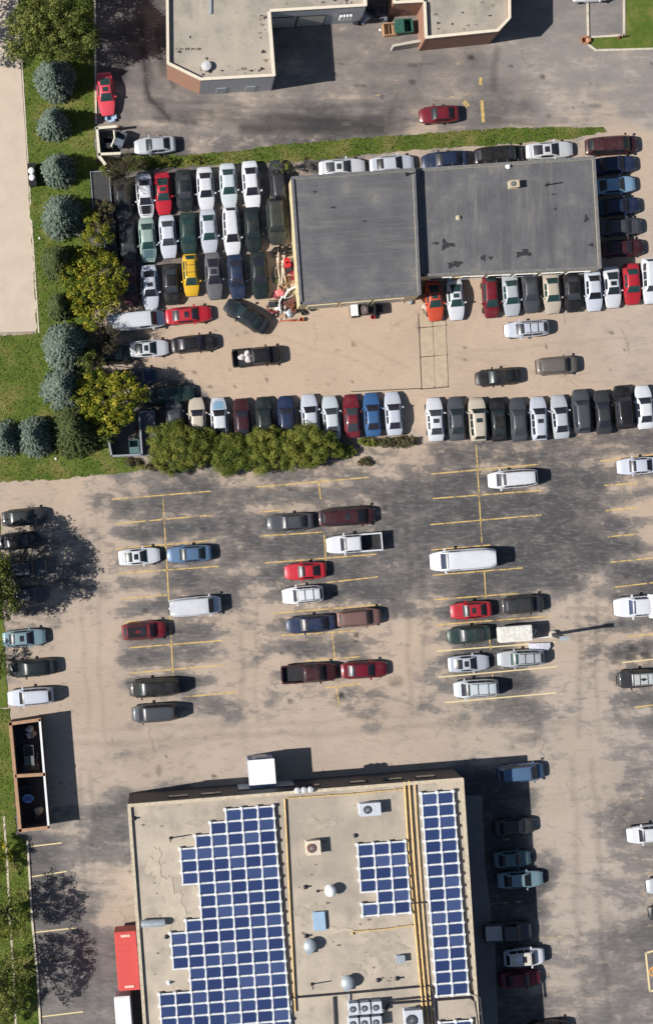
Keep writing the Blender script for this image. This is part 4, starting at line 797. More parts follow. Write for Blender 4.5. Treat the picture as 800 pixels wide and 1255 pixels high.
CARS += [
('coupe',130,115,'S',52,'pinkred','pinkish red coupe parked alone beside the upper kerb',None,('sunroof',),None,gt),
('sedan',190,178,'W',50,'silver','silver grey sedan on the upper drive above the grass strip',None),
('sedan',538,140,'W',48,'dred','dark red sedan alone on the upper drive',None),
('sedan',726,-9,'E',50,'white','white car just cut by the top edge of the picture',None),
('hatchback',645,403,'W',54,'lilac','silver blue hatchback in the yard in front of the shop row',None,('rack',)),
('sedan',610,462,'W',54,'black','black sedan alone in the yard above the fence row',None),
('suv',682,448,'E',50,'taupe','dusty taupe off-roader right of the lone black sedan',None,(),None,(.075,.066,.060)),
('minivan',628,587,'W',60,'white','plain white van standing at the head of the right bay',None,('ribs',)),
('sedan',780,571,'W',48,'lilac','silver white sedan at the right edge below the fence row',None),
('sedan',577,748,'W',50,'red','red sedan in the right bay above the green one',None,('sunroof',)),
('suv',640,741,'E',52,'dgrey','charcoal off-roader right of the red sedan',None),
('sedan',574,778,'W',52,'green','dark green sedan beside the white box trailer',None),
('coupe',574,813,'E',50,'lilac','white silver coupe with a sunroof in the right bay',None,('sunroof',)),
('estate_car',638,807,'W',57,'silver','silver estate car right of the silver coupe',None,('rack',),None,gt),
('minivan',583,844,'W',54,'pale','pale minivan with roof bars at the bottom of the right bay',None,('rack',)),
('suv',779,832,'W',46,'dgrey','dark off-roader with pale roof at the right edge',None,('rack',)),
('suv',793,1022,'W',50,'white','white off-roader cut by the right edge beside the lower lot',None),
('sedan',816,1085,'W',48,'silver','silver car whose nose just enters at the right edge',None),
('sedan',820,1118,'W',50,'black','black car whose nose just enters below the silver one',None),
('sedan',356,640,'W',56,'slate','slate grey sedan at the top left of the middle bay',None),
('minivan',425,633,'E',68,'maroon','blackish maroon minivan right of the slate sedan',None,('sunroof',)),
('pickup_truck',434,666,'W',68,'white','white pickup truck with an empty dark bed at the top of the middle bay',None),
('sedan',34,729,'E',50,'slate','dark grey sedan at the lower rim of the big tree shadow',None),
('coupe',374,700,'W',50,'red','red coupe in the middle bay',None),
('suv',371,729,'W',50,'white','white off-roader with roof bars in the middle bay',None,('rack',)),
('sedan',381,765,'W',60,'navy','royal blue sedan in the middle bay',None),
('suv',440,757,'E',54,'brown','dusty brown red car right of the royal blue sedan',None,(),None,(.10,.066,.060)),
('pickup_truck',379,825,'E',68,'maroon','long blackish pickup truck at the bottom of the middle bay',None),
('sedan',446,821,'E',56,'dred','dark red sedan nose to tail with the long blackish pickup',None),
('coupe',171,682,'E',50,'white','white coupe with dark sunroof in the left bay',None,('sunroof',)),
('sedan',232,679,'W',54,'sblue','mid blue sedan right of the white coupe in the left bay',None),
('cargo_van',239,743,'E',64,'white','white ribbed roof van in the left bay',None,('ribs',)),
('suv',177,773,'E',54,'dred','dark red off-roader with black roof in the left bay',None,('sunroof',),None),
('minivan',190,843,'W',62,'black','black minivan, upper of two at the bottom of the left bay',None),
('minivan',190,874,'W',56,'slate','dark grey minivan, lower of two at the bottom of the left bay',None),
('sedan',30,634,'E',54,'dgrey','dark grey sedan at the left edge above the big tree shadow',None),
('suv',30,697,'E',56,'slate','dusty grey off-roader inside the big tree shadow',None),
('sedan',24,663,'E',50,'black','black car hidden in the big tree shadow, between two grey ones',None),
('sedan',30,782,'E',52,'lteal','light teal sedan with sunroof at the left edge',None,('sunroof',)),
('sedan',40,819,'W',58,'dgreen','dark green sedan at the left edge above the silver blue one',None),
('suv',38,854,'W',56,'lilac','silver blue off-roader just above the timber enclosure',None),
('minivan',638,947,'E',56,'sblue','blue minivan at the top of the shaded line by the solar building',None),
('sedan',630,1013,'E',50,'dgrey','charcoal sedan in deep shade beside the pavement',None),
('sedan',627,1053,'E',46,'teal','teal sedan with pale roof, upper of two in the shaded line',None),
('sedan',637,1078,'E',56,'lteal','light teal sedan, lower of two in the shaded line',None),
('pickup_truck',622,1142,'E',58,'slate','slate pickup with a pale load bed in the shaded line',None),
('suv',642,1173,'E',50,'white','white off-roader with sunroof poking out of the shade',None,('sunroof',)),
('sedan',637,1200,'E',50,'dred','dark red sedan in deep shade below the white off-roader',None),
('suv',672,1262,'E',50,'black','black off-roader cut by the bottom edge of the picture',None),
]
CR = {}
for c_ in CARS: CR[c_[6]] = car(*c_)
# hatch: the black roof of the red off-roader, pale roofs, and ladders are real panels
def roof_panel(key, col, L_, W_, z, x0=-.6):
    o = MB().box((x0, 0, z), (L_, W_, .03)).build('roof_panel', plain('panel_'+str(col), col, .5, 0, .08), CR[key]); return o
roof_panel('dark red off-roader with black roof in the left bay', (.012, .012, .014), 2.0, 1.15, 1.765, -.75)
roof_panel('dark off-roader with pale roof at the right edge', (.40, .42, .42), 2.3, 1.2, 1.765)
roof_panel('slate pickup with a pale load bed in the shaded line', (.5, .46, .42), 1.9, 1.5, 1.19, -1.7)
roof_panel('white off-roader with sunroof poking out of the shade', (.55, .50, .42), 2.2, 1.2, 1.758)
# large white vans and trucks
def box_truck(x, y, ln, wd, h, d, label, bodyc=WM, cab=True, name='box_truck', cat='truck'):
    loc = P(x, y, h); loc.z = 0; root = empty(name, loc, R(DIR[d])+TILT, label, cat); L_, W_ = ln*S, wd*S
    bl = L_-2.0 if cab else L_; bx = -L_/2+bl/2
    bm = bmesh.new(); bmesh.ops.create_cube(bm, size=1.0)
    for v in bm.verts: v.co = Vector((bx+v.co.x*bl, v.co.y*W_, (h+.75)/2+v.co.z*(h-.75)))
    bmesh.ops.bevel(bm, geom=[e for e in bm.edges], offset=.10, segments=2, affect='EDGES'); me = bpy.data.meshes.new('cargo_box'); bm.to_mesh(me); bm.free(); link('cargo_box', me, root, bodyc)
    m = MB()
    for k in range(int(bl/.6)): m.box((bx-bl/2+.3+k*.6, 0, h+.008), (.03, W_-.24, .016))
    m.build('roof_bows', bodyc, root); MB().box((0, 0, .62), (L_*.96, 1.0, .2)).build('chassis', dark_steel, root)
    for sx in ((-.32, .36) if cab else (-.36, -.24)):
        for sg in (-1, 1):
            o = MB().tube([(0, -.13, 0), (0, .13, 0)], .42, 14).build('wheel', tyre_m, root, True); o.location = (sx*L_, sg*(W_/2-.18), .42)
    if cab:
        cx = L_/2-1.0
        vv = []
        for x_, w_, z_ in ((cx-1, 1, h*.93), (cx-.35, .98, h*.93), (cx+.25, .95, 1.35), (cx+.9, .88, 1.15), (cx+1.02, .80, .8)):
            vv += [(x_, -w_*W_/2, .45), (x_, -w_*W_/2, min(z_, 1.3)), (x_, -w_*W_/2*.86, z_), (x_, w_*W_/2*.86, z_), (x_, w_*W_/2, min(z_, 1.3)), (x_, w_*W_/2, .45)]
        ff = [(i*6+j, i*6+j+1, (i+1)*6+j+1, (i+1)*6+j) for i in range(4) for j in range(5)]+[tuple(range(5, -1, -1)), tuple(range(24, 30))]
        mk_ = mk('cab', vv, [tuple(reversed(q)) for q in ff], True, 30); link('cab', mk_, root, WM)
        zt_ = h*.93
        g = mk('windshield', [(cx-.28, -W_*.38, zt_+.0), (cx-.28, W_*.38, zt_+.0), (cx+.22, W_*.41, 1.42), (cx+.22, -W_*.41, 1.42)], [(3, 2, 1, 0)]); o = link('windshield', g, root, glass); o.color = (.05, .07, .13, 1); o.location.z = .03; o.location.x = .02
        for sg in (-1, 1): MB().box((cx+.05, sg*(W_/2+.12), 1.5), (.14, .2, .3)).build('wing_mirror', dark_steel, root)
        for sg in (-1, 1): MB().box((cx+1.0, sg*W_*.32, .95), (.1, .3, .16)).build('headlight', lamp_m, root)
    return root
CR['lv'] = car('cargo_van', 567, 686, 'W', 80, 'white', 'large plain white long wheelbase van in the middle of the right bay', None, ('ribs',), None, (.03, .04, .07), 1.12)
bt = car('pickup_truck', 786, 743, 'W', 68, 'white', 'white truck with a tan load opening in its wide body, cut by the right edge', None, (), None, (.03, .05, .10), 1.12)
MB().box((-1.72, .95, 1.35), (2.2, .3, 1.1)).box((-1.72, -.95, 1.35), (2.2, .3, 1.1)).box((-.72, 0, 1.35), (.3, 1.62, 1.096)).box((-2.7, 0, 1.2), (.1, 1.62, .8)).build('service_body', WM, bt)
MB().box((-1.75, 0, 1.55), (1.75, 1.58, .12)).build('load_floor', plain('tan_load', (.5, .42, .32), .8), bt)
rm = plain('red_trailer_paint', (.58, .085, .075), .5, 0, .05)
tr = box_truck(156.5, 1178, 71, 27, 3.3, 'S', 'red box trailer parked against the left wall of the solar roofed building', rm, False, 'box_trailer', 'trailer')
for s_ in (-1, 1): MB().box((s_*2.75, 0, 3.34), (.25, 1.0, .05)).build('roof_marker', plain('pale_marker', (.75, .5, .42), .6), tr)
tw = box_truck(152.5, 1255, 66, 20, 3.0, 'S', 'white box truck behind the red trailer, cut by the bottom edge')
MB().lathe([(.28, 0), (.28, .08), (.2, .14)], (.9, 0, 3.0), 14).build('roof_vent', WM, tw, True)
bx = box_truck(632, 777, 41, 19, 2.0, 'W', 'white enclosed box trailer right of the dark green sedan', plain('bone_white', (.62, .60, .55), .6), False, 'box_trailer', 'trailer')
MB().tube([(-1.8, .6, .55), (-2.6, 0, .5)], .05).tube([(-1.8, -.6, .55), (-2.6, 0, .5)], .05).box((-3.6, .75, .35), (3.4, .10, .1)).build('drawbar', WM, bx)
# truck cap lying in the stall
v = []
for i in range(7):
    u = -1+i/3
    for y_, z_ in ((-.48, 0), (-.42, .42-.1*u*u), (0, .5-.1*u*u), (.42, .42-.1*u*u), (.48, 0)): v.append((u*1.15-(.25 if y_ < 0 and u > .6 else 0), y_, z_+.05))
o = link('truck_cap', mk('truck_cap', v, [tuple(reversed((i*5+j, i*5+j+1, (i+1)*5+j+1, (i+1)*5+j))) for i in range(6) for j in range(4)]+[(0, 1, 2, 3, 4), (34, 33, 32, 31, 30)], True, 40), None, plain('lilac_white', (.55, .55, .62), .4)); o.location = P(661, 793, .4); o.location.z = 0; o.rotation_euler = (0, 0, R(2))
tag(o, 'pale fibreglass truck cap lying between the box trailer and silver estate', 'truck cap')
# light pole
lp = empty('light_pole', P(676, 777.5, 0), TILT, 'square light pole casting a long thin shadow at the end of the right bay', 'light pole')
MB().box((0, 0, 2.7), (.34, .34, 4.5)).build('post', dark_steel, lp); MB().lathe([(.45, 0), (.45, .5), (.36, .55)], n=16).build('base', conc, lp, True); MB().box((.0, 0, 5.1), (.9, .45, .24)).build('lamp_head', steel, lp)
# the pickup whose bed carries bags
bagm = plain('white_bags', (.62, .55, .54), .8, 0, .2, 5); r_ = CR['black pickup truck with white bags in its bed']
def lump(mat, sx, sy, sz, name, parent=None):
    v = []; n = 10; ph = random.random()*9
    for i in range(6):
        a = math.pi*i/5
        for j in range(n): b_ = 2*math.pi*j/n; q = 1+.18*math.sin(3*b_+ph+i)+.1*random.uniform(-1, 1); v.append((sx*math.sin(a)*math.cos(b_)*q, sy*math.sin(a)*math.sin(b_)*q, sz*(1-math.cos(a))*.5*(1+.1*math.sin(ph+j))))
    return link(name, mk(name, v, [(i*n+j, (i+1)*n+j, (i+1)*n+(j+1) % n, i*n+(j+1) % n) for i in range(5) for j in range(n)][::-1], True), parent, mat)
for i, (px, py) in enumerate(((296, 438), (303, 434), (304, 441), (311, 436))):
    o = lump(bagm, .42, .36, .55, 'sack'); o.location = P(px, py, .7); o.rotation_euler = (0, 0, i*1.1); tag(o, ['leftmost white sack in the black pickup bed', 'upper white sack in the black pickup bed', 'lower white sack in the black pickup bed', 'white sack nearest the cab in the black pickup bed'][i], 'sack', 'sacks in the pickup bed')
# dark flat bed trailer at the left of the packed yard, and a grey one by the hedge
def flatbed(x, y, ln, wd, h, label, mat, edge):
    root = empty('flatbed_trailer', P(x, y, 0), R(270)+TILT, label, 'trailer'); L_, W_ = ln*S, wd*S
    n = 8
    for k in range(n): o = MB().box((0, (k-n/2+.5)*W_/n, h), (L_-.1, W_/n-.02, .05)).build('plank', mat, root)
    for sg in (-1, 1): MB().box((0, sg*(W_/2+.03), h+.05), (L_, .06, .25)).build('side_rail', edge, root)
    MB().box((0, 0, h-.15), (L_*.95, W_*.5, .2)).build('chassis', dark_steel, root); MB().box((-L_/2, 0, h+.05), (.07, W_+.1, .3)).build('end_rail', edge, root)
    for sx in (-.15, .05):
        for sg in (-1, 1): o = MB().tube([(0, -.1, 0), (0, .1, 0)], .33, 12).build('wheel', tyre_m, root, True); o.location = (sx*L_, sg*(W_/2-.2), .33)
flatbed(125, 240, 56, 22, .75, 'dark flat bed trailer at the left end of the packed yard', plain('dark_planks', (.05, .05, .052), .8, 0, .3), steel)
flatbed(182, 532, 54, 17, .9, 'grey flat bed trailer between the walled enclosure and the hedge', plain('grey_planks', (.13, .13, .15), .8, 0, .3), steel)
# ------------------------------------------------------------------ walled enclosures, yard things
def wall_run(name, segs, z0, h, w, mat, copem, parent):
    for a, b_ in segs:
        A, B = P(a[0], a[1], h), P(b_[0], b_[1], h); d = B-A; A.z = B.z = 0; d.z = 0; c = (A+B)/2-parent.location
        o = MB().box((0, 0, h/2), (d.length, w, h)).build(name, mat, parent); o.location = (c.x, c.y, 0); o.rotation_euler = (0, 0, math.atan2(d.y, d.x))
        MB().box((0, 0, h+.03), (d.length+w*.9, w+.06, .06)).build('coping', copem, o)
timber = plain('orange_brown_timber', (.36, .215, .13), .85, 0, .2, 1.5); timber_dk = plain('weathered_timber', (.10, .075, .065), .9, 0, .35, 2)
pe = empty('waste_enclosure', P(36, 950), 0, 'long brown walled waste enclosure with two bays on the left edge', 'waste enclosure')
TLc, TRc, BRc, BLc, ML, MR = (13, 887), (49, 882), (60, 1014), (25, 1018), (20.5, 951), (55, 949)
wall_run('wall', [(TLc, TRc), (TLc, BLc), (BLc, BRc), (ML, MR)], 0, 2.5, .30, timber_dk, timber, pe)
wall_run('wall', [(TRc, BRc)], 0, 2.5, .16, timber_dk, white_metal, pe)
deck = MB().prism([P(*p)[:2] for p in (TLc, TRc, BRc, BLc)], .0, .03); o = deck.build('base_slab', plain('dirty_slab', (.06, .055, .06), .9, 0, .4, 2)); o.name = 'base_slab'; o.parent = pe; o.location = -pe.location
def junk(kind, x, y, z=0.0, rz=0.0, sc_=1.0, mat=None, label='', group=None):
    if kind == 'tyre':
        m = MB(); q = 16; ring = [(.2, 0), (.31, 0), (.33, .05), (.33, .16), (.31, .21), (.2, .21), (.19, .1)]
        v = [(r*math.cos(2*math.pi*j/q), r*math.sin(2*math.pi*j/q), zz) for r, zz in ring for j in range(q)]; n = len(ring)
        m.add(v, [(i*q+j, i*q+(j+1) % q, ((i+1) % n)*q+(j+1) % q, ((i+1) % n)*q+j) for i in range(n) for j in range(q)]); o = m.build('tyre', tyre_m, None, True, 40); cat = 'tyre'
    elif kind == 'barrel': o = MB().lathe([(.28, 0), (.29, .02), (.29, .3), (.305, .32), (.29, .34), (.29, .6), (.305, .62), (.29, .64), (.29, .88), (.27, .89), (.27, .86)], n=18).build('barrel', mat, None, True, 30); cat = 'barrel'
    elif kind == 'bucket': o = MB().lathe([(.13, 0), (.18, .34), (.2, .36), (.2, .38), (.17, .38), (.12, .03)], n=14).build('bucket', mat, None, True, 30); cat = 'bucket'
    elif kind == 'fender':
        v = []; 
        for i in range(7):
            a = i/6*math.pi*.8
            for u in (0, .3, .42): v.append((.7*math.cos(a)+.1, .7*math.sin(a)*.6+u*.2, .12+u*.6*abs(math.sin(a*1.3))+.05))
        o = MB().add(v, [(i*3+j, (i+1)*3+j, (i+1)*3+j+1, i*3+j+1) for i in range(6) for j in range(2)]).build('fender', mat, None, True)
        md = o.modifiers.new('thick', 'SOLIDIFY'); md.thickness = .04; cat = 'car panel'
    elif kind == 'door':
        m = MB().box((0, 0, .16), (1.1, .62, .10)); m.box((.1, .42, .16), (.8, .06, .06)); m.box((-.4, .3, .16), (.06, .3, .055), .4); m.box((.5, .3, .16), (.06, .28, .05)); m.box((-.3, .12, .23), (.18, .05, .04)); o = m.build('scrap_panel', mat); cat = 'car panel'
    elif kind == 'crate':
        m = MB()
        for sg in (-1, 1):
            for k in range(3): m.box((0, sg*.3, .08+k*.14), (.7, .03, .09)); m.box((sg*.36, 0, .08+k*.14), (.03, .57, .09))
        for k in range(5): m.box((-.27+k*.135, 0, .02), (.1, .56, .02))
        o = m.build('crate', mat or wood); cat = 'crate'
    elif kind == 'engine':
        m = MB().box((0, 0, .3), (.6, .42, .36)); m.box((0, 0, .53), (.5, .2, .1)); m.lathe([(.12, 0), (.12, .1), (.05, .12)], (.2, .12, .5), 10); m.tube([(-.3, -.2, .4), (-.42, -.25, .35), (-.4, 0, .2)], .05); m.tube([(.3, .1, .35), (.42, .1, .35)], .12, 10)
        for k in range(4): m.tube([(-.2+k*.13, .2, .45), (-.2+k*.13, .34, .42), (-.1+k*.06, .38, .25)], .03, 6)
        o = m.build('engine', mat or rust, None, True); cat = 'engine'
    elif kind == 'pipe': 
        o = MB().tube([(-1.2, 0, .12), (.2, .03, .16), (1.0, -.12, .12), (1.3, -.1, .12)], .06, 8).tube([(.3, 0, .16), (.7, -.06, .14)], .12, 8).build('exhaust_pipe', mat or steel, None, True); cat = 'pipe'
    elif kind == 'bumper':
        v = []
        for i in range(9):
            u = -1+i/4; 
            for yy, zz in ((0, .05), (.14, .1), (.14, .32), (0, .36)): v.append((u*.78, yy-.28*u*u, zz))
        o = MB().add(v, [(i*4+j, (i+1)*4+j, (i+1)*4+j+1, i*4+j+1) for i in range(8) for j in range(3)]).build('car_bumper', mat, None, True); md = o.modifiers.new('thick', 'SOLIDIFY'); md.thickness = .04; cat = 'car panel'
    elif kind == 'sheet':
        v = [(x_*.45, y_*.35, .10+.06*math.sin(3*x_+2*y_)) for x_ in (-1, -.3, .4, 1) for y_ in (-1, -.2, .5, 1)]
        o = MB().add(v, [(i*4+j, (i+1)*4+j, (i+1)*4+j+1, i*4+j+1) for i in range(3) for j in range(3)]).build('metal_sheet', mat, None, True); md = o.modifiers.new('thick', 'SOLIDIFY'); md.thickness = .02; cat = 'scrap'
    elif kind == 'bag': o = lump(mat, .4, .36, .5, 'rubbish_bag'); cat = 'bag'
    elif kind == 'box':
        m = MB().box((0, 0, .01), (.9, .6, .02))
        for sg in (-1, 1): m.box((0, sg*.3, .22), (.9, .02, .42)); m.box((sg*.45, 0, .22), (.02, .58, .418)); m.box((sg*.58, 0, .43), (.28, .56, .015)); m.box((0, sg*.42, .435), (.86, .24, .015))
        o = m.build('open_box', mat); cat = 'box'
    elif kind == 'globe': o = MB().lathe([(.2, 0), (.22, .12), (.34, .22), (.42, .42), (.42, .56), (.32, .76), (.15, .86), (.02, .88)], n=16).build('globe_cover', mat, None, True, 60); cat = 'cover'
    o.location = P(x, y, z); o.rotation_euler = (0, 0, R(rz)); o.scale = (sc_,)*3; return tag(o, label, cat, group)
wp = plain('white_plastic', (.70, .70, .68), .5, 0, .08); bluep = plain('blue_crate', (.20, .32, .60), .5, 0, .1); bg_ = plain('beige_bag', (.55, .44, .34), .9, 0, .2, 3)
junk('bag', 37, 893, 0, 10, 1.2, wp, 'white bag at the top of the upper enclosure bay'); junk('bag', 41, 899, 0, 60, 1.1, bg_, 'beige bag in the top corner of the upper enclosure bay'); junk('bag', 36, 901, 0, 130, .9, wp, 'smaller white bag, lower of those in the upper bay')
junk('bag', 48, 993, .0, 30, 1.4, bg_, 'large tan bag in the lower enclosure bay'); junk('bag', 45, 1001, .0, 80, .9, plain('brown_bag', (.12, .08, .06), .9), 'brown bag below the tan one in the lower bay')
def dumpster(x, y, rz, w, d, h, mat, label, lid=True):
    root = empty('waste_skip', P(x, y), R(rz), label, 'skip')
    m = MB(); b0 = [(-w/2+.1, -d/2+.1), (w/2-.1, -d/2+.1), (w/2-.1, d/2-.1), (-w/2+.1, d/2-.1)]; b1 = [(-w/2, -d/2), (w/2, -d/2), (w/2, d/2), (-w/2, d/2)]
    m.add([(x_, y_, .12) for x_, y_ in b0]+[(x_, y_, h) for x_, y_ in b1]+[(x_*.94, y_*.92, h) for x_, y_ in b1]+[(x_*.94, y_*.92, .2) for x_, y_ in b0], [(3, 2, 1, 0)]+[(i, (i+1) % 4, 4+(i+1) % 4, 4+i) for i in range(4)]+[(4+i, 4+(i+1) % 4, 8+(i+1) % 4, 8+i) for i in range(4)]+[(8+i, 8+(i+1) % 4, 12+(i+1) % 4, 12+i) for i in range(4)]+[(12, 13, 14, 15)])
    for sg in (-1, 1): m.box((sg*(w/2+.05), 0, h*.6), (.1, d*.8, .12))
    m.build('body', mat, root)
    if lid: MB().box((-w*.25, 0, h+.04), (w*.47, d, .05)).build('lid', mat, root)
    return root
dumpster(37, 924, 94, 2.2, 1.1, 1.2, plain('grey_skip', (.13, .14, .14), .6), 'grey skip standing in the upper enclosure bay'); dumpster(33, 971, 94, 1.7, 1.3, 1.0, plain('slate_skip', (.09, .09, .11), .6), 'dark skip in the lower enclosure bay', False)
junk('box', 35, 978, .9, 4, .85, bluep, 'light blue box on the dark skip in the lower bay'); junk('crate', 42, 938, 0, 10, 1.1, None, 'timber crate at the foot of the upper bay'); junk('sheet', 39, 944, 0, 5, 2.0, conc, 'pale bent sheet on the floor of the upper bay')
junk('pipe', 46, 932, 0, 95, .7, steel, 'short metal pipe leaning inside the upper bay')
# small enclosure by the upper kerb
pe2 = empty('walled_enclosure', P(137, 173), 0, 'small pale topped walled enclosure at the corner of the upper drive', 'enclosure'); cw_ = plain('cream_coping', (.62, .58, .46), .8, 0, .1)
wall_run('wall', [((119, 157), (142, 155)), ((119, 157), (122, 190)), ((122, 189), (147, 188)), ((121, 190), (129, 201))], 0, 1.7, .22, conc, cw_, pe2)
dumpster(134, 178, 95, 1.2, 1.0, 1.1, plain('black_skip', (.03, .03, .035), .6), 'black skip with pale lid inside the small upper enclosure'); MB().tube([(0, -.9, 1.2), (.4, 0, 1.3), (.3, .9, 1.2)], .1).build('hoop', cw_, pe2).location = (0, 0, 0)
dumpster(147, 173, 70, 1.6, 1.2, 1.2, plain('blue_grey_skip', (.12, .14, .17), .5), 'blue grey skip at the mouth of the small upper enclosure')
junk('box', 136, 145, 0, 10, .9, plain('blue_tub', (.35, .45, .6), .5), 'light blue tub below the pinkish red coupe'); junk('crate', 142, 158, 0, 0, .9, None, 'small crate at the mouth of the upper enclosure')
pe3 = empty('walled_enclosure', P(153, 545), 0, 'small fenced enclosure between the yellow green tree and the grey trailer', 'enclosure')
wall_run('wall', [((132.5, 536), (137, 559)), ((171, 512), (174, 557)), ((137, 559), (174, 557))], 0, 1.6, .15, plain('grey_fence_wall', (.11, .12, .13), .7), plain('grey_cap', (.24, .26, .28), .6), pe3)
dumpster(165, 548, 94, 1.5, 1.1, 1.1, plain('teal_skip', (.08, .14, .15), .6), 'grey green skip in the fenced enclosure')
junk('pipe', 167, 531, 0, 80, .6, rust, 'short rusty pipe in the fenced enclosure')
ub = empty('meter_cabinet', P(40.5, 216), R(95), 'black cabinet with two white round covers beside the concrete drive', 'cabinet'); MB().box((0, 0, .45), (2.4, .75, .9)).box((0, 0, .92), (2.5, .85, .05)).build('housing', black_pl, ub)
for k, u in enumerate((-.35, .38)): MB().lathe([(.36, 0), (.38, .1), (.34, .28), (.2, .36), (.02, .38)], (u*1.0, 0, .95), 18).build('round_cover', wp, ub, True, 60)
junk('bag', 97, 287, 0, 0, .9, bg_, 'pale bag on the grass between conifer and yellow green shrub'); junk('bag', 91, 285, 0, 70, .7, wp, 'small white bag on the grass between conifer and yellow green shrub')
junk('bag', 49, 292, 0, 70, .35, wp, 'tiny white scrap of litter on the grass beside the concrete drive'); junk('bag', 69, 562, 0, 70, .4, wp, 'tiny white scrap of litter on the grass below the conifers')
# scrap heap beside the square roofed shop
sg = 'tyres thrown beside the square roofed shop'
for i, (x, y, z) in enumerate([(336, 308, 0), (338, 313, 0), (345, 303, 0), (350, 306, 0), (347, 309, .2), (354, 303, 0), (356, 308, 0), (342, 309, 0), (352, 311, .2), (338, 306, .2)]):
    junk('tyre', x, y, z, 0, 1.0, None, ['tyre lying flat, leftmost at the foot of the tyre heap', 'tyre in front of the tyre heap, nearest the pale pipes', 'tyre at the top edge of the heap, left of centre', 'tyre in the middle of the heap, bottom layer', 'tyre stacked on top in the middle of the heap', 'topmost tyre of the heap beside the shop wall', 'tyre against the cream shop wall, right end of the heap', 'tyre between the leftmost tyre and the stacked ones', 'tyre resting on others at the right of the heap', 'tyre stacked on the leftmost tyre of the heap'][i], sg)
junk('barrel', 351, 321, 0, 0, 1.15, red_pl, 'upper of two red barrels by the shop wall'); junk('barrel', 352, 326, 0, 0, 1.15, red_pl, 'lower of two red barrels by the shop wall'); junk('bag', 357, 319, 0, 0, .8, wp, 'white bag beside the red barrels')
mar = plain('maroon_panel', (.22, .02, .04), .5); bro = plain('brown_scrap', (.12, .055, .045), .8, 0, .4, 4); pin = plain('pink_panel', (.6, .16, .17), .6)
junk('door', 358, 330, 0, 80, 1.1, mar, 'maroon car door below the red barrels'); junk('door', 360, 338, 0, 95, .9, mar, 'maroon car door against the cream shop wall'); junk('engine', 354, 331, 0, 20, 1, dark_steel, 'dark engine block between the barrels and the wall')
for i, (x, y, a) in enumerate([(341, 328, 96), (346, 331, 88), (349, 341, 105)]): junk('pipe', x, y, 0, a, 1.5, plain('pale_pipe', (.50, .42, .32), .7), ['leftmost', 'middle', 'rightmost'][i]+' of three long pale pipes above the scrap pile')
junk('crate', 355, 343, 0, 5, 1.4, wood, 'tan crate above the white bumper'); junk('crate', 346, 352, 0, 30, 1, None, 'small tan crate above the pink panel')
junk('sheet', 343, 359, .1, 20, 1.1, pin, 'pink metal sheet in the scrap pile'); junk('sheet', 339, 361, 0, 60, 1.0, mar, 'maroon sheet under the pink one'); junk('bumper', 355, 357, .15, 40, 1.3, wp, 'upper white bumper in the scrap pile'); junk('fender', 353, 360, .1, 200, 1, wp, 'white wing panel under the upper bumper')
junk('fender', 362, 365, 0, 120, .7, wp, 'small white wing panel next to the shop wall'); junk('door', 355, 371, .1, 30, 1.2, bro, 'brown door in the middle of the scrap pile'); junk('engine', 358, 376, .1, 60, 1.2, rust, 'rusty engine block in the scrap pile')
junk('bumper', 343, 372, .1, 80, 1.1, wp, 'lower white bumper in the scrap pile'); junk('sheet', 341, 376, .0, 10, .9, wp, 'white bent sheet in the lower scrap pile'); junk('engine', 333, 374, 0, 0, 1.3, dark_steel, 'dark engine at the left of the scrap pile'); junk('fender', 331, 380, 0, 30, .9, bro, 'brown wing panel at the left of the scrap pile')
junk('pipe', 349, 381, 0, 92, .8, wp, 'white pipe standing out of the scrap pile, left of two'); junk('pipe', 344, 385, 0, 85, .7, steel, 'grey pipe at the foot of the scrap pile'); junk('sheet', 356, 383, .1, 40, 1.1, steel, 'grey bent sheet at the foot of the scrap pile'); junk('engine', 360, 382, 0, 10, .9, bro, 'brown engine part by the shop corner')
junk('pipe', 353, 393, 0, 5, .9, plain('orange_red', (.5, .10, .04), .6), 'orange red pipe lying in front of the scrap pile'); junk('tyre', 348, 366, .2, 0, 1, None, 'tyre in the middle of the scrap pile'); junk('tyre', 362, 371, .0, 0, 1, None, 'tyre between the scrap pile and the shop wall'); junk('tyre', 337, 386, .0, 0, 1, None, 'tyre at the lower left of the scrap pile')
for i, (x, y) in enumerate([(367, 387), (372, 383), (377, 381), (382, 378), (388, 375)]): junk('tyre' if i % 2 else 'fender', x, y, 0, 30*i, 1.0, dark_steel, ['bent dark panel', 'tyre', 'dark wing panel', 'tyre', 'dark curved panel'][i]+' in the row at the shop corner, number '+['one', 'two', 'three', 'four', 'five'][i]+' from the left')
junk('bucket', 369, 392, 0, 0, 1.2, plain('orange_bucket', (.5, .14, .05), .6), 'orange bucket near the shop corner')
for nm_, x, y, a, s_, m_, lb in [('sheet',348,362,15,.8,wp,'white scrap right of the pink sheet'),('sheet',350,376,70,.8,bro,'brown bent sheet in the lower pile'),('fender',337,367,300,.8,bro,'brown wing panel above the left engine'),('sheet',361,356,30,.7,cream,'cream sheet by the wall'),('bumper',334,382,170,.8,mar,'maroon bumper at the lower left of the pile'),('door',346,388,10,.6,wood,'small tan board at the foot of the pile'),
    ('crate',352,366,50,.7,rust,'rust coloured crate amid the pile'),('sheet',339,342,80,.9,plain('weed_green_sheet',(.16,.2,.08),.9),'greenish sheet left of the pale pipes'),('bumper',337,334,85,.8,conc,'grey white bumper left of the pale pipes'),('fender',358,390,200,.7,bro,'brown panel in front of the wall corner')]:
    junk(nm_, x, y, .05, a, s_, m_, lb)
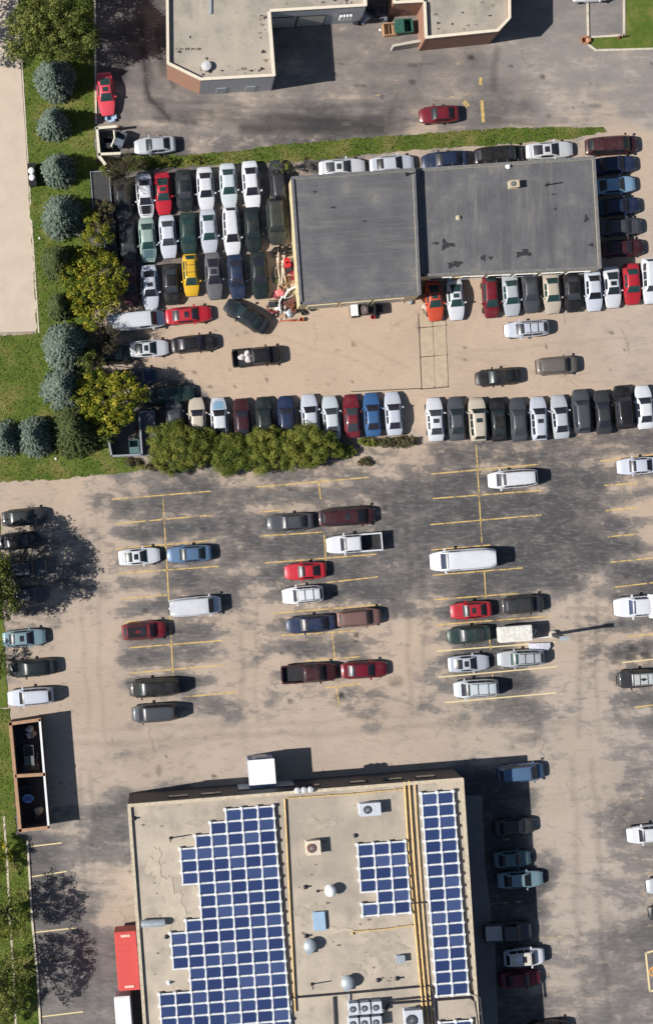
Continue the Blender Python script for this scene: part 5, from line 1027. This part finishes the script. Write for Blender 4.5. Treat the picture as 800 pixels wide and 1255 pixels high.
# engine hoist cart in front of the square shop
ht = empty('workshop_cart', P(446, 381), TILT, 'white and black wheeled machine with a dark load in front of the square shop', 'machine')
MB().box((0, 0, .3), (3.2, 1.1, .1)).box((-.2, .5, .5), (2.6, .06, .3)).box((-.2, -.5, .5), (2.6, .06, .3)).build('chassis', dark_steel, ht)
MB().box((-1.15, .05, .75), (.75, 1.25, .8)).box((-1.15, .05, 1.17), (.65, 1.15, .06)).build('engine_cover', wp, ht)
MB().box((-.1, .0, .65), (.8, .7, .5)).tube([(-.6, -.4, .6), (0, -.45, 1.1), (.7, -.4, .7)], .05).tube([(-.6, .4, .6), (0, .45, 1.1), (.7, .4, .7)], .05).lathe([(.2, 0), (.22, .3), (.1, .35)], (.1, 0, .9), 12).build('engine', plain('oily_metal', (.16, .13, .12), .5, .3, .5, 6), ht)
MB().box((1.55, .0, .6), (.8, .8, .6)).box((1.0, 0, 1.0), (.12, 1.2, 1.2)).build('mast', black_pl, ht)
for sx in (-1.2, 1.0):
    for sy in (-.6, .6): o = MB().tube([(0, -.1, 0), (0, .1, 0)], .28, 12).build('wheel', tyre_m, ht, True); o.location = (sx, sy, .28)
junk('bucket', 456, 389, 0, 0, 1.3, red_pl, 'red bucket below the white and black machine'); junk('fender', 498, 372, 0, 30, 1, wp, 'pale panel lying at the right corner of the square shop'); junk('bag', 503, 371, 0, 30, .7, plain('grey_bag', (.3, .32, .36), .8), 'grey bag at the right corner of the square shop')
for i, (x, y) in enumerate([(521, 358), (525, 352), (519, 366), (523, 374)]): junk(['crate', 'bucket', 'crate', 'sheet'][i], x, y, 0, 20*i, 1.2, [wood, cream, None, conc][i], ['tan crate', 'cream bucket', 'timber crate', 'pale sheet'][i]+' left of the orange coupe, '+['second', 'topmost', 'third', 'lowest'][i]+' of the odds and ends')
for x, y, l in [(575,200,'a'),(632,345,'b')]: pass
# items by the upper right building
junk('crate', 477, 38, 0, 5, 2.1, plain('orange_timber', (.52, .30, .16), .8, 0, .15, 3), 'large orange timber crate by the green skip')
dumpster(493, 36, 5, 1.9, 1.5, 1.3, green_m, 'green skip between the orange crate and the upper right building')
dumpster(506, 12, 8, 2.2, 1.2, 1.2, plain('plum_skip', (.10, .07, .11), .5), 'dark plum skip in the corner of the upper right building')
junk('bag', 466, 37, 0, 0, .5, wp, 'small white scrap left of the orange crate')
for i, (x, y) in enumerate([(436, 26), (446, 22), (462, 17), (470, 22), (455, 12)]): junk(['bag', 'sheet', 'barrel', 'bag', 'engine'][i], x, y, 0, 40*i, 1.5, [plain('black_bag', (.03, .03, .035), .6), steel, dark_steel, plain('grey_bag2', (.15, .15, .17), .7), dark_steel][i],
    ['black bag under the louvred wall', 'large bent grey sheet under the louvred wall', 'dark barrel in the shaded corner', 'grey bag left of the plum skip', 'dark machine part in the shaded gap'][i])
junk('box', 716, 50, .1, 5, .8, plain('brown_box', (.35, .15, .08), .8), 'small brown box at the corner of the grass island')
pole(758, 46, .12, .9, .08, rust, 'bollard', 'short post on the grass island casting a dark shadow', 'post')

# ------------------------------------------------------------------ trees
bark = plain('bark', (.075, .058, .045), .95, 0, .3, 5)
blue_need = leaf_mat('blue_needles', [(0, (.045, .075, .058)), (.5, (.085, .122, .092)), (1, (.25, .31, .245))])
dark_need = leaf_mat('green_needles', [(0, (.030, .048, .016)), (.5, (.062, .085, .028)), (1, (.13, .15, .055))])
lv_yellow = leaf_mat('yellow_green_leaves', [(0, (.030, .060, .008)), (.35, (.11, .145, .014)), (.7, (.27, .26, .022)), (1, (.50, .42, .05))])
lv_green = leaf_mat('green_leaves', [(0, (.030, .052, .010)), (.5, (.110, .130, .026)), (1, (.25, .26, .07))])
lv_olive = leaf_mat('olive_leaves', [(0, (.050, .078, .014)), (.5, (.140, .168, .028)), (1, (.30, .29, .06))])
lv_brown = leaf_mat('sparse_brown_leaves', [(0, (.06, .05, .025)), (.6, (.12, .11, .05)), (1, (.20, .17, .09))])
def join_leaf(name, arrs, mat, parent):
    C = np.concatenate([a[0] for a in arrs]); N = np.concatenate([a[1] for a in arrs]); Z = np.concatenate([a[2] for a in arrs]); T = np.concatenate([a[3] for a in arrs])
    return link(name, leafmesh(name, C, N, Z, 1.0, np.clip(T, 0, 1)), parent, mat)
def conifer(x, y, rpx, h, mat, label, lean=0):
    loc = P(x, y, h*.45); loc.z = 0; root = empty('conifer', loc, 0, label, 'conifer', 'conifers along the grass verge'); r = rpx*S*1.16
    MB().tube([(0, 0, 0), (.03, 0, h*.5), (0, 0, h*.97)], .2, 8, .03).build('trunk', bark, root, True)
    arrs = []; tiers = int(15+rpx*.35); br = MB(); phs = random.random()*9
    for t_ in range(tiers):
        u = t_/(tiers-1); z = h*(.08+.90*u); rt = r*(1-u)**.72*(1+.05*rng.normal())+.07; nb = int(9+rt*9)
        irr = 1+.10*math.sin(phs+t_*1.3)
        for b_ in range(nb):
            a = 2*math.pi*(b_+rng.random()*.7)/nb+t_*.8; L_ = rt*irr*(0.88+.14*rng.random())*(1+.07*math.sin(3*a+phs)); droop = .30+.3*(1-u)
            m = int(10+L_*52); s = rng.random(m)**.6; wd = .16*(1.1-s)*L_+.05
            off = rng.normal(size=m)*wd*.55; px_ = s*L_; up = -droop*px_+.16*px_*px_/max(L_, .2)+.06*rng.normal(size=m)
            C = np.stack([px_*math.cos(a)-off*math.sin(a), px_*math.sin(a)+off*math.cos(a), z+up-np.abs(off)*.5], 1)
            N = np.stack([.45*math.cos(a)+.5*rng.normal(size=m)*.6, .45*math.sin(a)+.5*rng.normal(size=m)*.6, np.full(m, .8)], 1)
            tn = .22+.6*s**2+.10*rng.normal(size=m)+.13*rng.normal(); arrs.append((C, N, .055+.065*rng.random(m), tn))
            if L_ > .7: br.tube([(0, 0, z), (L_*.55*math.cos(a), L_*.55*math.sin(a), z-droop*L_*.5)], .025, 4, .01)
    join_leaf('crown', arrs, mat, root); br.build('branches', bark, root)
    return root
CN = [(66,92,25,6.5,0,'dark blue green conifer just below the big broadleaf tree'),(65,148,19,5,0,'small round blue conifer alone on the grass'),(70,205,20,5,0,'small blue conifer beside the two white round covers'),(76,262,26,6.5,0,'pale blue conifer, topmost of the dense cluster'),
      (71,319,22,6,1,'green conifer below the pale blue one, left of the yellow shrub'),(73,374,17,5,1,'small green conifer squeezed against the broad yellow green tree'),(82,424,31,7.5,0,'largest pale blue conifer beside the end of the drive'),(78,474,26,7,0,'blue conifer directly below the largest one'),
      (92,526,33,7,1,'broad olive conifer at the lower right corner of the row'),(41,534,25,6,0,'blue conifer left of the broad olive one'),(6,537,20,5.5,0,'blue conifer cut by the left edge'),(-22,538,20,5.5,0,'blue conifer just outside the left edge')]
for x, y, r_, h, k, l in CN[:-1]: conifer(x, y, r_, h, dark_need if k else blue_need, l)
def broadleaf(name, x, y, rx, ry, h, mat, label, z0=None, dens=1.0, clump=.55, leaf=.16, cat='tree', group=None, tb=0.0, sparse=False, trunk_r=.22):
    zc = h*.66 if z0 is None else z0; loc = P(x, y, zc); loc.z = 0; root = empty(name, loc, 0, label, cat, group)
    RX, RY, RZ = rx*S, ry*S, h-zc; arrs = []; n = int(max(14, 34*RX*RY/clump/4*dens)); ends = []; ph = rng.random()*9
    for i in range(n):
        a = rng.random()*2*math.pi; q = math.sqrt(rng.random()); irr = 1+.14*math.sin(3*a+ph)+.09*math.sin(7*a+2*ph)
        el = rng.random(); zz = math.sqrt(max(0, 1-q*q))*(.35+.65*el); zz = zz if rng.random() > .2 else -zz*.6
        c = np.array([q*RX*irr*math.cos(a), q*RY*irr*math.sin(a), zc+zz*RZ]); cr = clump*(.55+.8*rng.random()); ends.append(c)
        m = int((60 if not sparse else 14)*cr*cr/(leaf*leaf)*.045*max(.6, dens)); m = max(m, 8)
        d = rng.normal(size=(m, 3)); d /= np.linalg.norm(d, axis=1)[:, None]; rad = cr*(.45+.6*rng.random(m))[:, None]; C = c+d*rad*[1, 1, .7]; C[:, 2] = np.maximum(C[:, 2], .1)
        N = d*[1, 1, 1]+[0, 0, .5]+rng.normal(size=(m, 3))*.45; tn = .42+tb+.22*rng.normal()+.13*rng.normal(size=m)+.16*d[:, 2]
        arrs.append((C, N, leaf*(.55+.7*rng.random(m)), tn))
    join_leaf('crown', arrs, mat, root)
    b = MB(); b.tube([(0, 0, 0), (.05, .04, zc*.4), (0, 0, zc*.8)], trunk_r, 9, trunk_r*.6)
    for k in range(min(len(ends), 26 if not sparse else 60)):
        e = ends[k]; s0 = (0, 0, zc*(.3+.45*random.random())); mid = (e[0]*.5, e[1]*.5, (s0[2]+e[2])/2+.1); b.tube([s0, mid, tuple(e)], trunk_r*.36, 5, .015)
        if sparse:
            for _ in range(5): b.tube([mid, tuple(e+rng.normal(size=3)*.35)], .02, 4, .006)
    b.build('trunk', bark, root, True); return root
GT = 'broadleaf trees left of the yard'
broadleaf('broadleaf_tree', 62, 30, 53, 46, 8.5, lv_green, 'huge dark green broadleaf tree in the top left corner', dens=1.25, clump=.6, leaf=.15, tb=-.02)
broadleaf('broadleaf_tree', 115, 351, 37, 43, 4.4, lv_yellow, 'broad yellow green tree left of the packed yard', dens=1.4, clump=.42, leaf=.13, group=GT)
broadleaf('broadleaf_tree', 118, 287, 17, 26, 3.6, lv_yellow, 'small yellow green shrub between pale blue conifer and black car', dens=1.2, clump=.33, leaf=.11, tb=-.05, group=GT, trunk_r=.1)
broadleaf('broadleaf_tree', 133, 490, 41, 36, 5.5, lv_yellow, 'bright yellow green tree beside the fenced enclosure', dens=1.4, clump=.42, leaf=.13, tb=.02, group=GT)
broadleaf('bare_tree', 151, 213, 25, 27, 4.2, lv_brown, 'nearly bare brown tree over the top left of the packed yard', dens=.8, clump=.4, leaf=.06, sparse=True, trunk_r=.12)
broadleaf('bare_tree', 129, 417, 20, 25, 4.2, lv_brown, 'thin brownish olive tree right of the largest conifer', dens=1.0, clump=.4, leaf=.08, sparse=True, trunk_r=.12)
broadleaf('broadleaf_tree', 349, 203, 14, 10, 3.0, lv_olive, 'small yellow green sapling at the top left corner of the square roof', dens=.8, clump=.25, leaf=.09, trunk_r=.06)
broadleaf('broadleaf_tree', 112, 446, 17, 20, 4.6, lv_green, 'dark green tree wedged between the blue conifers and the green black sedan', dens=1.2, clump=.36, leaf=.11, tb=-.15, group=GT, trunk_r=.12)
broadleaf('broadleaf_tree', 131, 527, 15, 17, 3.6, lv_green, 'dark green tree leaning over the small fenced enclosure', dens=1.1, clump=.34, leaf=.11, tb=-.1, group=GT, trunk_r=.1)
broadleaf('broadleaf_tree', 124, 262, 15, 17, 3.4, lv_brown, 'dim brownish tree over the lower end of the dark flat bed trailer', dens=1.0, clump=.34, leaf=.10, group=GT, trunk_r=.1)
GH = 'overgrown hedge of large bushes below the yard'
for i, (x, y, rx, ry, h, tb) in enumerate([(223, 550, 43, 31, 3.2, -.03), (288, 557, 36, 25, 2.6, -.1), (334, 553, 34, 28, 2.9, .0), (377, 550, 37, 27, 3.0, .05)]):
    broadleaf('bush', x, y-2, rx, ry-2, h, lv_olive, ['broad smooth olive bush at the left end of the hedge', 'lower darker bush, second from the left in the hedge', 'third bush from the left in the hedge', 'yellowish bush at the right end of the hedge'][i], z0=h*.45, dens=1.9, clump=.46, leaf=.09, cat='bush', group=GH, tb=tb, trunk_r=.1)
for i, (x, y, rx, ry, h) in enumerate([(424, 553, 13, 8, 1.0), (452, 541, 12, 6, .8), (478, 543, 15, 7, .9), (500, 541, 14, 6, .8), (447, 566, 9, 5, .6), (190, 571, 14, 6, .7), (163, 567, 9, 5, .6)]):
    broadleaf('weed_clump', x, y, rx, ry, h, lv_brown if i in (2, 3, 4, 5, 6) else lv_olive, ['dark low weeds right of the hedge', 'low weeds under the blue sedan', 'dry brownish weeds under the white silver sedan', 'dry low weeds beside the gap in the rows', 'stray dark weed tuft on the dusty lot', 'dry scrub under the broad smooth bush', 'dry scrub at the foot of the fenced enclosure'][i], z0=h*.4, dens=2.2, clump=.22, leaf=.07, cat='weeds', trunk_r=.03)
for i, (x, y, rx, ry, h) in enumerate([(170, 199, 16, 7, 1.1), (205, 199, 13, 5, .9), (240, 196, 14, 4, .8), (133, 208, 12, 8, 1.2)]):
    broadleaf('shrub', x, y, rx, ry, h, lv_olive, ['low olive shrub below the silver grey sedan', 'low olive shrub second from the left on the strip', 'thin olive shrub furthest right on the strip', 'olive shrub under the small upper enclosure'][i], z0=h*.4, dens=1.6, clump=.25, leaf=.08, cat='shrub', trunk_r=.04)
GL = 'trees along the left edge of the lower car park'
broadleaf('broadleaf_tree', -34, 712, 50, 58, 9.0, lv_green, 'tall tree just outside the left edge throwing the big leafy shadow', dens=1.1, clump=.6, leaf=.17, group=GL)
broadleaf('bush', 3, 735, 13, 26, 3.0, lv_green, 'dark bush at the left edge above the light teal sedan', dens=1.2, clump=.35, leaf=.11, cat='bush', group=GL, trunk_r=.08)
broadleaf('bush', 0, 812, 10, 24, 2.4, lv_green, 'dark bush at the left edge beside the dark green sedan', dens=1.0, clump=.3, leaf=.11, cat='bush', group=GL, trunk_r=.08)
broadleaf('broadleaf_tree', 6, 1122, 30, 32, 6.0, lv_olive, 'spreading pale olive tree on the grass bank, upper of the pair', dens=1.1, clump=.42, leaf=.12, group=GL, tb=-.1)
broadleaf('broadleaf_tree', 2, 1206, 36, 42, 7.2, lv_green, 'green tree at the lower left throwing a ragged shadow', dens=1.0, clump=.42, leaf=.13, group=GL)
broadleaf('bush', 0, 1052, 12, 24, 2.5, lv_yellow, 'yellow green bush at the left edge below the timber enclosure', dens=1.2, clump=.35, leaf=.1, cat='bush', group=GL, trunk_r=.08)
broadleaf('bush', 2, 1232, 19, 26, 3.0, lv_olive, 'bright green bush in the bottom left corner', dens=1.2, clump=.35, leaf=.1, cat='bush', group=GL, trunk_r=.08)
broadleaf('broadleaf_tree', -72, 30, 42, 46, 9.0, lv_green, 'tree outside the top left corner shading the concrete drive', dens=.8, clump=.6, leaf=.17)
